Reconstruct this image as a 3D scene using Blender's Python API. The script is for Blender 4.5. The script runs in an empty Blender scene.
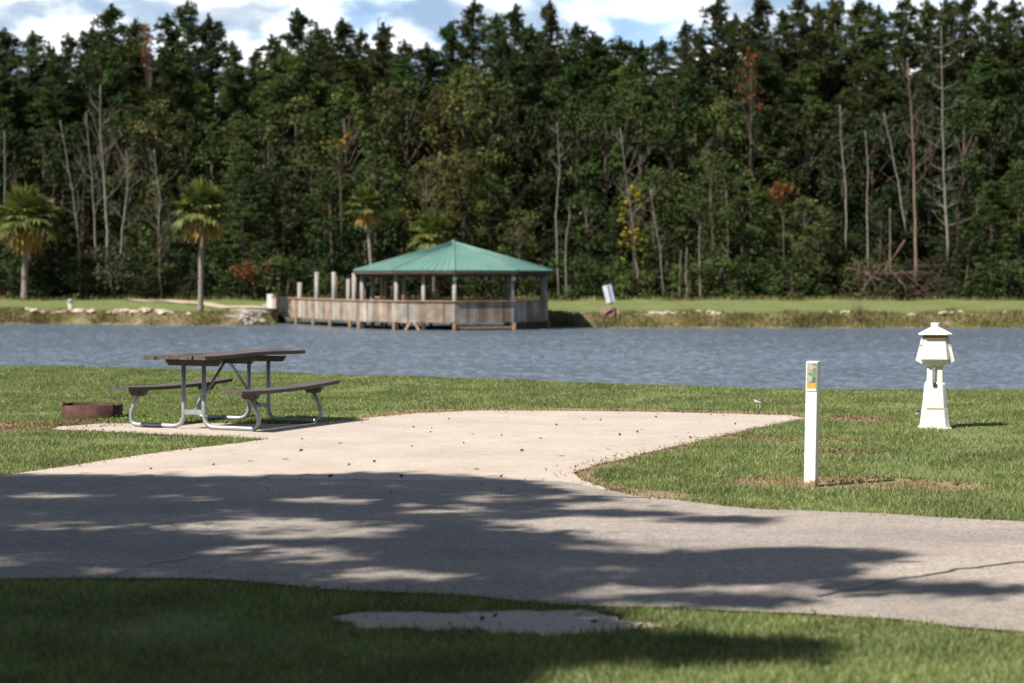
import bpy, math, random
import numpy as np
from mathutils import Vector, Matrix, noise as mnoise

random.seed(11)
rng = np.random.default_rng(11)
sc = bpy.context.scene
C = sc.collection
R = math.radians

# ------------------------------------------------------------------ camera
F = 1990.0
CAM = Vector((0, 0, 1.6))
PITCH = math.atan(66.5 / F)
cam_d = bpy.data.cameras.new('camera')
cam = bpy.data.objects.new('camera', cam_d)
C.objects.link(cam)
cam.location = CAM
cam.rotation_euler = (math.pi / 2 - PITCH, 0, 0)
cam_d.sensor_width = 36.0
cam_d.lens = F / 1024 * 36
cam_d.clip_start = 0.1
cam_d.clip_end = 3000
cam_d.dof.use_dof = True
cam_d.dof.focus_distance = 17.5
cam_d.dof.aperture_fstop = 2.3
sc.camera = cam

# ------------------------------------------------------------------ sky and sun
SUN_EL = R(49)
SUN_TO = Vector((-0.82, -0.57, 0)).normalized()
SUND = Vector((SUN_TO.x * math.cos(SUN_EL), SUN_TO.y * math.cos(SUN_EL), math.sin(SUN_EL)))   # towards the sun
w = bpy.data.worlds.new('World')
sc.world = w
w.use_nodes = True
wn = w.node_tree.nodes
wl = w.node_tree.links
wn.clear()
w_out = wn.new('ShaderNodeOutputWorld')
w_bg = wn.new('ShaderNodeBackground')
w_bg.inputs['Strength'].default_value = 0.05
sky = wn.new('ShaderNodeTexSky')
sky.sky_type = 'NISHITA'
sky.sun_disc = False
sky.sun_elevation = SUN_EL
sky.sun_rotation = math.atan2(SUN_TO.x, SUN_TO.y)
sky.air_density = 1.0
sky.dust_density = 0.6
tc = wn.new('ShaderNodeTexCoord')
mp = wn.new('ShaderNodeMapping')
mp.inputs['Scale'].default_value = (1.0, 1.0, 2.2)
mp.inputs['Location'].default_value = (0.35, 0.1, 0.12)
wl.new(tc.outputs['Generated'], mp.inputs['Vector'])
n1 = wn.new('ShaderNodeTexNoise')
n1.inputs['Scale'].default_value = 13.0
n1.inputs['Detail'].default_value = 9
n1.inputs['Roughness'].default_value = 0.55
wl.new(mp.outputs[0], n1.inputs['Vector'])
r1 = wn.new('ShaderNodeValToRGB')
r1.color_ramp.elements[0].position = 0.455
r1.color_ramp.elements[0].color = (.42, .42, .42, 1)
r1.color_ramp.elements[1].position = 0.545
r1.color_ramp.elements[1].color = (1, 1, 1, 1)
wl.new(n1.outputs['Fac'], r1.inputs['Fac'])
n2 = wn.new('ShaderNodeTexNoise')
n2.inputs['Scale'].default_value = 26.0
n2.inputs['Detail'].default_value = 6
wl.new(mp.outputs[0], n2.inputs['Vector'])
r2 = wn.new('ShaderNodeValToRGB')
r2.color_ramp.elements[0].position = 0.36
r2.color_ramp.elements[0].color = (6.5, 9.6, 14.5, 1)
r2.color_ramp.elements[1].position = 0.60
r2.color_ramp.elements[1].color = (19, 19.1, 19.4, 1)
wl.new(n2.outputs['Fac'], r2.inputs['Fac'])
wm = wn.new('ShaderNodeMix')
wm.data_type = 'RGBA'
wsep = wn.new('ShaderNodeSeparateXYZ')
wl.new(tc.outputs['Generated'], wsep.inputs[0])
wmr = wn.new('ShaderNodeMapRange')      # clouds kept low over the woods, thinned higher up to cut ambient light
wmr.inputs['From Min'].default_value = 0.26
wmr.inputs['From Max'].default_value = 0.5
wmr.inputs['To Min'].default_value = 1.0
wmr.inputs['To Max'].default_value = 0.12
wl.new(wsep.outputs['Z'], wmr.inputs['Value'])
wmul = wn.new('ShaderNodeMath')
wmul.operation = 'MULTIPLY'
wl.new(r1.outputs['Color'], wmul.inputs[0])
wl.new(wmr.outputs[0], wmul.inputs[1])
wny = wn.new('ShaderNodeMapRange')      # unseen clouds beside and behind the view thinned too, to deepen the shade
wny.inputs['From Min'].default_value = 0.1
wny.inputs['From Max'].default_value = 0.75
wny.inputs['To Min'].default_value = 0.06
wny.inputs['To Max'].default_value = 1.0
wl.new(wsep.outputs['Y'], wny.inputs['Value'])
wmul2 = wn.new('ShaderNodeMath')
wmul2.operation = 'MULTIPLY'
wl.new(wmul.outputs[0], wmul2.inputs[0])
wl.new(wny.outputs[0], wmul2.inputs[1])
wl.new(wmul2.outputs[0], wm.inputs['Factor'])
wl.new(sky.outputs['Color'], wm.inputs['A'])
wl.new(r2.outputs['Color'], wm.inputs['B'])
wl.new(wm.outputs['Result'], w_bg.inputs['Color'])
wl.new(w_bg.outputs[0], w_out.inputs[0])

sd = bpy.data.lights.new('sun', 'SUN')
sd.energy = 5.0
sd.angle = R(0.53)
sd.color = (1.0, 0.94, 0.86)
so = bpy.data.objects.new('sun', sd)
C.objects.link(so)
so.rotation_euler = (-SUND).to_track_quat('-Z', 'Y').to_euler()

sc.view_settings.view_transform = 'Standard'
sc.view_settings.look = 'None'
sc.view_settings.gamma = 1
sc.view_settings.use_curve_mapping = False
sc.view_settings.exposure = 0.76
sc.cycles.max_bounces = 6
sc.cycles.transparent_max_bounces = 4

# ------------------------------------------------------------------ geometry of the view: pixel -> place on the terrain
cp, sp = math.cos(PITCH), math.sin(PITCH)


def ray(px, py):
    u = (341.5 - py) / F
    return Vector(((px - 512) / F, cp + u * sp, -sp + u * cp))


def gp(px, py, z=0.0):
    d = ray(px, py)
    t = (z - CAM.z) / d.z
    return CAM + d * t


def at(px, py, D):
    d = ray(px, py)
    return CAM + d * (D / d.y)


# ------------------------------------------------------------------ helpers
def arr(me_name, V, faces_flat, n_per):
    me = bpy.data.meshes.new(me_name)
    V = np.asarray(V, np.float32)
    Fq = np.asarray(faces_flat, np.int32).ravel()
    nf = len(Fq) // n_per
    me.vertices.add(len(V))
    me.vertices.foreach_set('co', V.ravel())
    me.loops.add(len(Fq))
    me.loops.foreach_set('vertex_index', Fq)
    me.polygons.add(nf)
    me.polygons.foreach_set('loop_start', np.arange(0, nf * n_per, n_per, dtype=np.int32))
    me.polygons.foreach_set('loop_total', np.full(nf, n_per, np.int32))
    me.update(calc_edges=True)
    return me


def link(name, me, mat=None, parent=None):
    o = bpy.data.objects.new(name, me)
    C.objects.link(o)
    if mat:
        me.materials.append(mat)
    if parent:
        o.parent = parent
    return o


class MB:
    def __init__(s):
        s.v = []
        s.f = []
        s.smooth = []

    def poly(s, pts, smooth=False):
        b = len(s.v)
        s.v += [tuple(p) for p in pts]
        s.f.append(tuple(range(b, b + len(pts))))
        s.smooth.append(smooth)

    def hexa(s, P, smooth=False):
        """P: 8 points, bottom ring then top ring, counter-clockwise from above"""
        b = len(s.v)
        s.v += [tuple(p) for p in P]
        for f in ((3, 2, 1, 0), (4, 5, 6, 7), (0, 1, 5, 4), (1, 2, 6, 5), (2, 3, 7, 6), (3, 0, 4, 7)):
            s.f.append(tuple(b + i for i in f))
            s.smooth.append(smooth)

    def box(s, c, sx, sy, sz, rz=0.0, M=None):
        c = Vector(c)
        P = []
        for z in (-.5, .5):
            for x, y in ((-.5, -.5), (.5, -.5), (.5, .5), (-.5, .5)):
                q = Vector((x * sx, y * sy, z * sz))
                if M:
                    q = M @ q
                elif rz:
                    q = Vector((q.x * math.cos(rz) - q.y * math.sin(rz), q.x * math.sin(rz) + q.y * math.cos(rz), q.z))
                P.append(c + q)
        s.hexa(P)

    def bar(s, a, b, wd, ht):
        a, b = Vector(a), Vector(b)
        d = (b - a).normalized()
        up = Vector((0, 0, 1)) if abs(d.z) < .95 else Vector((0, 1, 0))
        r = d.cross(up).normalized()
        u = r.cross(d)
        P = [a - r * wd / 2 - u * ht / 2, a + r * wd / 2 - u * ht / 2, b + r * wd / 2 - u * ht / 2, b - r * wd / 2 - u * ht / 2]
        P += [p + u * ht for p in P]
        s.hexa(P)

    def tube(s, pts, rad, n=8, cap=True):
        pts = [Vector(p) for p in pts]
        if not isinstance(rad, (list, tuple)):
            rad = [rad] * len(pts)
        b = len(s.v)
        prev = None
        for i, p in enumerate(pts):
            a = pts[max(0, i - 1)]
            c = pts[min(len(pts) - 1, i + 1)]
            d = (c - a).normalized()
            if prev is None:
                prev = Vector((1, 0, 0)) if abs(d.x) < .9 else Vector((0, 1, 0))
            r = (prev - d * prev.dot(d)).normalized()
            prev = r
            u = d.cross(r)
            for k in range(n):
                t = 2 * math.pi * k / n
                s.v.append(tuple(p + (r * math.cos(t) + u * math.sin(t)) * rad[i]))
        for i in range(len(pts) - 1):
            for k in range(n):
                k2 = (k + 1) % n
                s.f.append((b + i * n + k, b + i * n + k2, b + (i + 1) * n + k2, b + (i + 1) * n + k))
                s.smooth.append(True)
        if cap:
            s.f.append(tuple(b + k for k in reversed(range(n))))
            s.smooth.append(False)
            e = b + (len(pts) - 1) * n
            s.f.append(tuple(e + k for k in range(n)))
            s.smooth.append(False)

    def lathe(s, prof, n=16, sq=None, rot=0, c=(0, 0, 0), smooth=True):
        b = len(s.v)
        for (r, z) in prof:
            for k in range(n):
                t = 2 * math.pi * (k + .5) / n + rot
                s.v.append((c[0] + r * math.cos(t), c[1] + r * math.sin(t), c[2] + z))
        for i in range(len(prof) - 1):
            for k in range(n):
                k2 = (k + 1) % n
                s.f.append((b + i * n + k, b + i * n + k2, b + (i + 1) * n + k2, b + (i + 1) * n + k))
                s.smooth.append(smooth)
        s.f.append(tuple(b + k for k in reversed(range(n))))
        s.smooth.append(False)
        e = b + (len(prof) - 1) * n
        s.f.append(tuple(e + k for k in range(n)))
        s.smooth.append(False)

    def mesh(s, name):
        me = bpy.data.meshes.new(name)
        me.from_pydata(s.v, [], s.f)
        me.polygons.foreach_set('use_smooth', s.smooth)
        me.update()
        return me

    def build(s, name, mat, parent=None, bevel=0):
        o = link(name, s.mesh(name), mat, parent)
        if bevel:
            m = o.modifiers.new('bevel', 'BEVEL')
            m.width = bevel
            m.segments = 2
            m.limit_method = 'ANGLE'
        return o


def tag(o, label=None, cat=None, group=None, kind=None):
    if label:
        o['label'] = label
    if cat:
        o['category'] = cat
    if group:
        o['group'] = group
    if kind:
        o['kind'] = kind
    return o


def thing(name, loc, label, cat, group=None, rz=0):
    o = bpy.data.objects.new(name, None)
    C.objects.link(o)
    o.location = loc
    o.rotation_euler = (0, 0, rz)
    return tag(o, label, cat, group)


def dup(o, parent=None):
    c = o.copy()
    C.objects.link(c)
    if parent:
        c.parent = parent
    for ch in o.children:
        dup(ch, c)
    return c


# ------------------------------------------------------------------ materials
def base_mat(name, rough=.8, spec=.3):
    m = bpy.data.materials.new(name)
    m.use_nodes = True
    nt = m.node_tree
    b = nt.nodes['Principled BSDF']
    b.inputs['Roughness'].default_value = rough
    b.inputs['Specular IOR Level'].default_value = spec
    return m, nt, b


def ramp(nt, src, stops):
    r = nt.nodes.new('ShaderNodeValToRGB')
    e = r.color_ramp.elements
    while len(e) < len(stops):
        e.new(.5)
    for i, (p, c) in enumerate(stops):
        e[i].position = p
        e[i].color = (*c, 1) if len(c) == 3 else c
    nt.links.new(src, r.inputs['Fac'])
    return r.outputs['Color']


def noise(nt, scale, detail=5, rough=.6, coord='Object', stretch=None, dist=0):
    t = nt.nodes.new('ShaderNodeTexCoord')
    n = nt.nodes.new('ShaderNodeTexNoise')
    n.inputs['Scale'].default_value = scale
    n.inputs['Detail'].default_value = detail
    n.inputs['Roughness'].default_value = rough
    n.inputs['Distortion'].default_value = dist
    if stretch:
        m = nt.nodes.new('ShaderNodeMapping')
        m.inputs['Scale'].default_value = stretch
        nt.links.new(t.outputs[coord], m.inputs['Vector'])
        nt.links.new(m.outputs[0], n.inputs['Vector'])
    else:
        nt.links.new(t.outputs[coord], n.inputs['Vector'])
    return n.outputs['Fac']


def mix(nt, a, b, fac, mode='MIX'):
    m = nt.nodes.new('ShaderNodeMix')
    m.data_type = 'RGBA'
    m.blend_type = mode
    for key, v in (('A', a), ('B', b)):
        if isinstance(v, tuple):
            m.inputs[key].default_value = (*v, 1) if len(v) == 3 else v
        else:
            nt.links.new(v, m.inputs[key])
    if isinstance(fac, (int, float)):
        m.inputs['Factor'].default_value = fac
    else:
        nt.links.new(fac, m.inputs['Factor'])
    return m.outputs['Result']


def bump(nt, b, h, strength, dist=.01):
    bn = nt.nodes.new('ShaderNodeBump')
    bn.inputs['Strength'].default_value = strength
    bn.inputs['Distance'].default_value = dist
    nt.links.new(h, bn.inputs['Height'])
    nt.links.new(bn.outputs[0], b.inputs['Normal'])


def mottled(name, c1, c2, scale, rough=.8, spec=.3, bmp=0, stretch=None, fine=None, detail=6, metallic=0):
    m, nt, b = base_mat(name, rough, spec)
    n = noise(nt, scale, detail, .65, stretch=stretch)
    col = ramp(nt, n, [(.35, c1), (.65, c2)])
    if fine:
        f = noise(nt, fine[0], 3, .7)
        fc = ramp(nt, f, [(.3, (1 - fine[1],) * 3), (.7, (1 + fine[1],) * 3)])
        col = mix(nt, col, fc, 1.0, 'MULTIPLY')
    nt.links.new(col, b.inputs['Base Color'])
    b.inputs['Metallic'].default_value = metallic
    if bmp:
        bump(nt, b, n, bmp)
    return m


def island_mat(name, stops, rough=.7, spec=.2, trans=.0, objcol=False, vary=(.65, 1.4), nscale=1.2, soft=(.6, 1.35)):
    """colour differs leaf by leaf (or board by board); with objcol the object's own colour is the base"""
    m, nt, b = base_mat(name, rough, spec)
    g = nt.nodes.new('ShaderNodeNewGeometry')
    if objcol:
        oi = nt.nodes.new('ShaderNodeObjectInfo')
        v = ramp(nt, g.outputs['Random Per Island'], [(0, (vary[0],) * 3), (1, (vary[1], vary[1] * .96, vary[1] * .8))])
        col = mix(nt, oi.outputs['Color'], v, 1.0, 'MULTIPLY')
    else:
        col = ramp(nt, g.outputs['Random Per Island'], stops)
    if nscale:
        n = noise(nt, nscale, 3, .6)
        k = ramp(nt, n, [(.35, (soft[0],) * 3), (.65, (soft[1],) * 3)])
        col = mix(nt, col, k, 1.0, 'MULTIPLY')
    nt.links.new(col, b.inputs['Base Color'])
    if trans:
        t = nt.nodes.new('ShaderNodeBsdfTranslucent')
        nt.links.new(mix(nt, col, (1.2, 1.3, .8), 1.0, 'MULTIPLY'), t.inputs['Color'])
        ms = nt.nodes.new('ShaderNodeMixShader')
        ms.inputs[0].default_value = trans
        out = nt.nodes['Material Output']
        nt.links.new(b.outputs[0], ms.inputs[1])
        nt.links.new(t.outputs[0], ms.inputs[2])
        nt.links.new(ms.outputs[0], out.inputs['Surface'])
    return m


M = {}
M['foliage'] = island_mat('foliage', None, trans=.22, objcol=True, nscale=.45, soft=(.55, 1.45), rough=.65, spec=.18)
M['bark'] = mottled('bark', (.055, .042, .033), (.13, .10, .08), 6, .9, .1, .5, stretch=(3, 3, .6))
M['pale_bark'] = mottled('pale_bark', (.13, .115, .10), (.29, .26, .23), 5, .9, .1, .4, stretch=(3, 3, .5))
M['red_bark'] = mottled('red_bark', (.12, .08, .062), (.25, .175, .14), 4, .9, .1, .4, stretch=(3, 3, .4))
M['brush'] = mottled('brushwood', (.07, .045, .036), (.17, .115, .09), 4, .9, .1, .3)
M['palm_bark'] = mottled('palm_bark', (.15, .12, .10), (.30, .26, .23), 5, .9, .1, .5, stretch=(1, 1, 4))
M['palm_green'] = island_mat('palm_green', [(0, (.035, .06, .014)), (.6, (.10, .13, .032)), (1, (.22, .20, .045))], trans=.15, nscale=0, rough=.5, spec=.35)
M['palm_dead'] = island_mat('palm_dead', [(0, (.18, .11, .025)), (.5, (.36, .22, .06)), (1, (.40, .30, .16))], trans=.15, nscale=0)
M['grass'] = island_mat('grass_blade', [(0, (.085, .13, .036)), (.45, (.15, .20, .066)), (.82, (.24, .265, .11)), (1, (.42, .35, .19))], trans=.3, nscale=1.1, soft=(.72, 1.25), rough=.55, spec=.25)
M['straw'] = island_mat('straw_blade', [(0, (.11, .085, .03)), (.4, (.22, .155, .075)), (.8, (.34, .25, .15)), (1, (.16, .19, .05))], trans=.2, nscale=.6)
M['bank_weed'] = island_mat('bank_weed', [(0, (.06, .085, .02)), (.4, (.12, .13, .036)), (.75, (.23, .175, .075)), (1, (.34, .24, .13))], trans=.2, nscale=.35, soft=(.65, 1.35))
M['rock'] = mottled('rock', (.30, .22, .16), (.58, .49, .40), 2.5, .9, .15, .5)
M['rubble'] = mottled('rubble', (.22, .195, .17), (.40, .37, .335), 3, .9, .15, .5)

# lawn / soil: one material for the ground sheet
m, nt, b = base_mat('ground_cover', .95, .05)
n_big = noise(nt, .22, 4, .6)
n_mid = noise(nt, 2.2, 6, .7)
n_fine = noise(nt, 14, 4, .75)
g1 = ramp(nt, n_big, [(.35, (.12, .155, .058)), (.65, (.165, .18, .075))])
g2 = ramp(nt, n_mid, [(.35, (.75, .8, .75)), (.7, (1.25, 1.2, 1.15))])
g3 = ramp(nt, n_fine, [(.3, (.75,) * 3), (.7, (1.25,) * 3)])
gc = mix(nt, mix(nt, g1, g2, 1.0, 'MULTIPLY'), g3, 1.0, 'MULTIPLY')
at_n = nt.nodes.new('ShaderNodeAttribute')
at_n.attribute_name = 'soil'
sn = noise(nt, 3.5, 6, .7)
ms_ = nt.nodes.new('ShaderNodeMath')
ms_.operation = 'MULTIPLY_ADD'
nt.links.new(sn, ms_.inputs[0])
ms_.inputs[1].default_value = 1.2
nt.links.new(at_n.outputs['Fac'], ms_.inputs[2])
soilf = ramp(nt, ms_.outputs[0], [(.82, (0, 0, 0)), (1.05, (1, 1, 1))])
dirt = ramp(nt, noise(nt, 8, 6, .75), [(.3, (.17, .115, .075)), (.7, (.36, .26, .185))])
nt.links.new(mix(nt, gc, dirt, soilf), b.inputs['Base Color'])
bump(nt, b, n_fine, .6, .03)
M['ground'] = m

M['road'] = None
m, nt, b = base_mat('road_surface', .9, .15)
na = noise(nt, .8, 5, .6)
nb = noise(nt, 55, 3, .8)
nc = noise(nt, 9, 5, .75)
c = ramp(nt, na, [(.3, (.255, .225, .20)), (.7, (.335, .295, .26))])
c = mix(nt, c, ramp(nt, nb, [(.3, (.5,) * 3), (.7, (1.5,) * 3)]), 1.0, 'MULTIPLY')
c = mix(nt, c, ramp(nt, nc, [(.3, (.84,) * 3), (.7, (1.12,) * 3)]), 1.0, 'MULTIPLY')
c = mix(nt, c, ramp(nt, noise(nt, .45, 5, .6, stretch=(.35, 1.6, 1)), [(.38, (.82, .83, .85)), (.6, (1.08, 1.06, 1.03))]), 1.0, 'MULTIPLY')
nt.links.new(c, b.inputs['Base Color'])
bump(nt, b, nb, .35, .006)
M['road'] = m

m, nt, b = base_mat('sandy_pad', .9, .12)
na = noise(nt, 1.1, 6, .65)
nb = noise(nt, 70, 3, .8)
nc = noise(nt, 6, 6, .8, stretch=(1, 2.2, 1))
c = ramp(nt, na, [(.3, (.385, .325, .272)), (.7, (.475, .41, .35))])
c = mix(nt, c, ramp(nt, nb, [(.25, (.72,) * 3), (.75, (1.25,) * 3)]), 1.0, 'MULTIPLY')
c = mix(nt, c, ramp(nt, nc, [(.30, (.76, .69, .62)), (.47, (1, 1, 1)), (.8, (1.06,) * 3)]), 1.0, 'MULTIPLY')
nt.links.new(c, b.inputs['Base Color'])
bump(nt, b, nb, .3, .005)
M['pad'] = m

M['track'] = mottled('dirt_track', (.33, .25, .18), (.50, .40, .31), 1.5, .95, .05, 0)

# water
m, nt, b = base_mat('pond_water', .12, .5)
b.inputs['Base Color'].default_value = (.10, .13, .165, 1)
b.inputs['IOR'].default_value = 1.33
wn1 = noise(nt, 2.4, 5, .62, stretch=(.75, 1.5, 1))
wn2 = noise(nt, 7.0, 4, .6, stretch=(.8, 1.3, 1))
ad = nt.nodes.new('ShaderNodeMath')
ad.operation = 'MULTIPLY_ADD'
nt.links.new(wn2, ad.inputs[0])
ad.inputs[1].default_value = .22
nt.links.new(wn1, ad.inputs[2])
bump(nt, b, wn2, 1.0, .09)
M['water'] = m

M['wood_dark'] = mottled('weathered_plank', (.05, .043, .04), (.145, .125, .115), 5, .85, .2, .5, stretch=(1, 14, 6))
M['galv'] = mottled('galvanised_steel', (.27, .30, .33), (.42, .45, .48), 14, .5, .5, 0, metallic=.55)
M['rust'] = mottled('rusty_steel', (.04, .02, .016), (.105, .048, .034), 9, .85, .3, .4, detail=8)
M['white'] = mottled('white_paint', (.62, .61, .59), (.76, .755, .74), 6, .55, .4, 0)
M['white_dirty'] = None
m, nt, b = base_mat('worn_white_paint', .6, .35)
sep = nt.nodes.new('ShaderNodeSeparateXYZ')
t = nt.nodes.new('ShaderNodeTexCoord')
nt.links.new(t.outputs['Object'], sep.inputs[0])
nn = noise(nt, 14, 6, .7)
mr = nt.nodes.new('ShaderNodeMapRange')
mr.inputs['From Min'].default_value = 0
mr.inputs['From Max'].default_value = .17
mr.inputs['To Min'].default_value = .24
mr.inputs['To Max'].default_value = -.35
nt.links.new(sep.outputs['Z'], mr.inputs['Value'])
a2 = nt.nodes.new('ShaderNodeMath')
a2.operation = 'ADD'
nt.links.new(nn, a2.inputs[0])
nt.links.new(mr.outputs[0], a2.inputs[1])
col = ramp(nt, a2.outputs[0], [(.50, (.71, .71, .70)), (.56, (.52, .46, .38)), (.64, (.30, .20, .12))])
nt.links.new(col, b.inputs['Base Color'])
M['post_paint'] = m
M['grime'] = mottled('grey_metal', (.22, .22, .23), (.42, .42, .43), 9, .5, .5)
M['black'] = mottled('black_plastic', (.02, .02, .02), (.045, .045, .045), 9, .5, .4)
M['brown_trim'] = mottled('brown_trim', (.20, .10, .055), (.30, .16, .09), 9, .8, .2)
M['roof'] = None
m, nt, b = base_mat('green_metal_roof', .55, .35)
c = ramp(nt, noise(nt, .8, 5, .6), [(.3, (.095, .195, .168)), (.7, (.128, .24, .208))])
nt.links.new(c, b.inputs['Base Color'])
M['roof'] = m
M['deck_wood'] = island_mat('deck_boards', [(0, (.17, .125, .09)), (.3, (.29, .225, .17)), (.7, (.40, .335, .27)), (1, (.34, .33, .31))], nscale=1.6, soft=(.72, 1.2), rough=.9, spec=.08)
M['grey_wood'] = mottled('grey_timber', (.22, .20, .18), (.40, .37, .34), 4, .9, .1, .3, stretch=(3, 3, .5))
M['tan_wood'] = mottled('tan_timber', (.30, .19, .12), (.44, .29, .19), 4, .9, .1, .3, stretch=(3, 3, .5))
M['wet_wood'] = mottled('wet_timber', (.12, .075, .05), (.24, .155, .10), 4, .8, .2, .3, stretch=(3, 3, .5))
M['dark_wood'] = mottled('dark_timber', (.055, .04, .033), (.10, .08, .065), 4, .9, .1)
M['rail_cap'] = mottled('rail_cap_wood', (.33, .19, .13), (.46, .29, .20), 3, .9, .1)
M['sign_white'] = mottled('sign_sheet', (.55, .57, .62), (.75, .77, .80), 3, .5, .3)
M['leaf_brown'] = island_mat('dry_leaf', [(0, (.07, .035, .02)), (1, (.24, .14, .08))], nscale=0)

# ------------------------------------------------------------------ terrain
ZW = -0.8


def curve(pts, z):
    P = [gp(px, py, z) for px, py in pts]
    xs = [p.x for p in P]
    ys = [p.y for p in P]
    return np.array(xs), np.array(ys)


nx, ny = curve([(-500, 352), (-150, 361), (0, 366.5), (60, 366.5), (130, 369), (220, 371.5), (345, 376), (500, 380), (650, 386), (760, 390), (1024, 391.5), (1300, 392), (1700, 390)], 0)
fx, fy = curve([(-1200, 322), (-300, 322.5), (0, 323.8), (150, 325.4), (240, 326), (276, 325.5), (292, 320), (330, 318.5), (490, 318.5), (515, 321), (540, 327.6), (552, 327.4), (600, 327.9), (800, 328.2), (1024, 328), (1500, 327), (2500, 326)], ZW)


def near_shore(x):
    return np.interp(x, nx, ny)


def far_shore(x):
    return np.interp(x, fx, fy)


def smooth(t):
    t = np.clip(t, 0, 1)
    return t * t * (3 - 2 * t)


def ground_z(x, y):
    x = np.asarray(x, float)
    y = np.asarray(y, float)
    dn = y - near_shore(x)
    df = y - far_shore(x)
    zn = -1.75 * smooth(dn / 4.5) ** 1.0
    wob = .07 * np.sin(x * 1.3) * np.sin(x * .37 + 1)
    zf = np.where(df < 0, ZW + df * .35, ZW + (.62 + wob) * smooth(df / 1.8) + .16 * smooth((df - 2) / 26) + .9 * smooth((df - 40) / 60))
    zf = np.maximum(zf, -1.75)
    return np.where(dn < 12, np.minimum(zn, 0) + .0, zf)


def gz(x, y):
    return float(ground_z(x, y))


def pinpoly(px, py, poly):
    inside = np.zeros(len(px), bool)
    n = len(poly)
    for i in range(n):
        x1, y1 = poly[i]
        x2, y2 = poly[(i + 1) % n]
        cnd = ((y1 > py) != (y2 > py))
        with np.errstate(divide='ignore', invalid='ignore'):
            xi = (x2 - x1) * (py - y1) / (y2 - y1 + 1e-12) + x1
        inside ^= cnd & (px < xi)
    return inside


def wpoly(pts, z=0, step=.22, jit=.05, seed=1):
    """outline given on the photograph, laid onto the ground, subdivided and roughened"""
    P = [gp(px, py, z) for px, py in pts]
    r = random.Random(seed)
    out = []
    for i, a in enumerate(P):
        c = P[(i + 1) % len(P)]
        n = max(1, min(120, int((c - a).length / step)))
        for k in range(n):
            q = a.lerp(c, k / n)
            nv = mnoise.noise(Vector((q.x * 1.7, q.y * 1.7, seed))) * 2 + mnoise.noise(Vector((q.x * 6, q.y * 6, seed)))
            out.append((q.x + nv * jit + r.uniform(-1, 1) * jit * .25, q.y + nv * jit + r.uniform(-1, 1) * jit * .35))
    return out


ROAD = wpoly([(-500, 480), (0, 478), (300, 480), (560, 482), (596, 489), (640, 497), (700, 504), (760, 511), (860, 515), (1024, 523), (1500, 545),
              (1500, 672), (1024, 634), (900, 623), (750, 614), (560, 605), (430, 597), (330, 589), (200, 581.5), (0, 580), (-500, 590)], step=.2, jit=.035, seed=2)
PAD = wpoly([(-300, 483), (0, 484), (300, 488), (560, 491), (604, 490), (583, 481), (574, 472), (606, 463.5), (650, 453), (690, 444), (728, 435), (765, 427), (806, 419),
             (790, 415.5), (640, 412), (480, 411), (420, 413.5), (380, 417), (345, 421.5), (300, 424.5), (230, 424), (160, 424), (100, 424), (62, 427), (48, 430.5), (120, 433),
             (200, 436.5), (262, 440), (240, 443.5), (190, 449), (150, 454), (110, 460), (70, 466.5), (0, 476)], step=.15, jit=.03, seed=3)
PATCH = wpoly([(318, 620), (350, 614), (430, 611), (520, 613), (600, 617), (668, 623), (672, 628), (600, 633), (520, 635), (420, 632), (350, 628)], step=.06, jit=.07, seed=5)
SOIL = [wpoly(p, step=.1, jit=.05, seed=10 + i) for i, p in enumerate([
    [(-60, 424), (60, 421), (120, 423), (130, 430), (60, 432), (-60, 432)],
    [(712, 480), (770, 477), (860, 476.5), (930, 480), (985, 485), (975, 490), (900, 490), (810, 489), (740, 485)],
    [(560, 468), (620, 455), (690, 443), (700, 447), (640, 458), (600, 470), (590, 480), (625, 488), (680, 493), (700, 500), (650, 500), (600, 494), (562, 478)],
    [(796, 451), (840, 450.5), (880, 452), (882, 455), (840, 455), (800, 454)],
    [(330, 424), (400, 410), (480, 408), (640, 409), (800, 413), (830, 417), (800, 420), (640, 414), (480, 413), (400, 417)],
    [(828, 417), (870, 417.5), (900, 420), (895, 423), (850, 422), (825, 420)],
    [(690, 438), (760, 437), (830, 440.5), (900, 443), (900, 444.5), (830, 443), (760, 440), (700, 441)],
])]

# ground sheet
ys = np.concatenate([[-60, -30, -15, -8, -4, -2], np.arange(0, 6, .5), np.arange(6, 42, .16), np.arange(42, 84, 2), np.arange(84, 100, .22), np.arange(100, 135, 1.5), [140, 150, 165, 185, 220, 300, 450, 700, 1100, 1700, 2600]])
xs = np.concatenate([[-1800, -900, -450, -250, -160, -110, -80], np.arange(-62, -9, 1.0), np.arange(-9, 10, .16), np.arange(10, 64, 1.0), [80, 110, 160, 250, 450, 900, 1800]])
X, Y = np.meshgrid(xs, ys)
Z = ground_z(X, Y)
Z += np.where(Y > 84, .05 * np.sin(X * 2.1 + Y) * np.sin(Y * 1.7), 0) * (Y < 125)
nyy, nxx = X.shape
idx = np.arange(nyy * nxx).reshape(nyy, nxx)
faces = np.stack([idx[:-1, :-1], idx[:-1, 1:], idx[1:, 1:], idx[1:, :-1]], -1).reshape(-1, 4)
me = arr('ground', np.stack([X, Y, Z], -1).reshape(-1, 3), faces, 4)
soil = np.zeros(nyy * nxx, np.float32)
fxx, fyy = X.ravel(), Y.ravel()
sel = (np.abs(fxx) < 12) & (fyy > 6) & (fyy < 40)
for P in SOIL + [PATCH]:
    ins = pinpoly(fxx[sel], fyy[sel], P)
    tmp = soil[sel]
    tmp[ins] = .62
    soil[sel] = tmp
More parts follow.
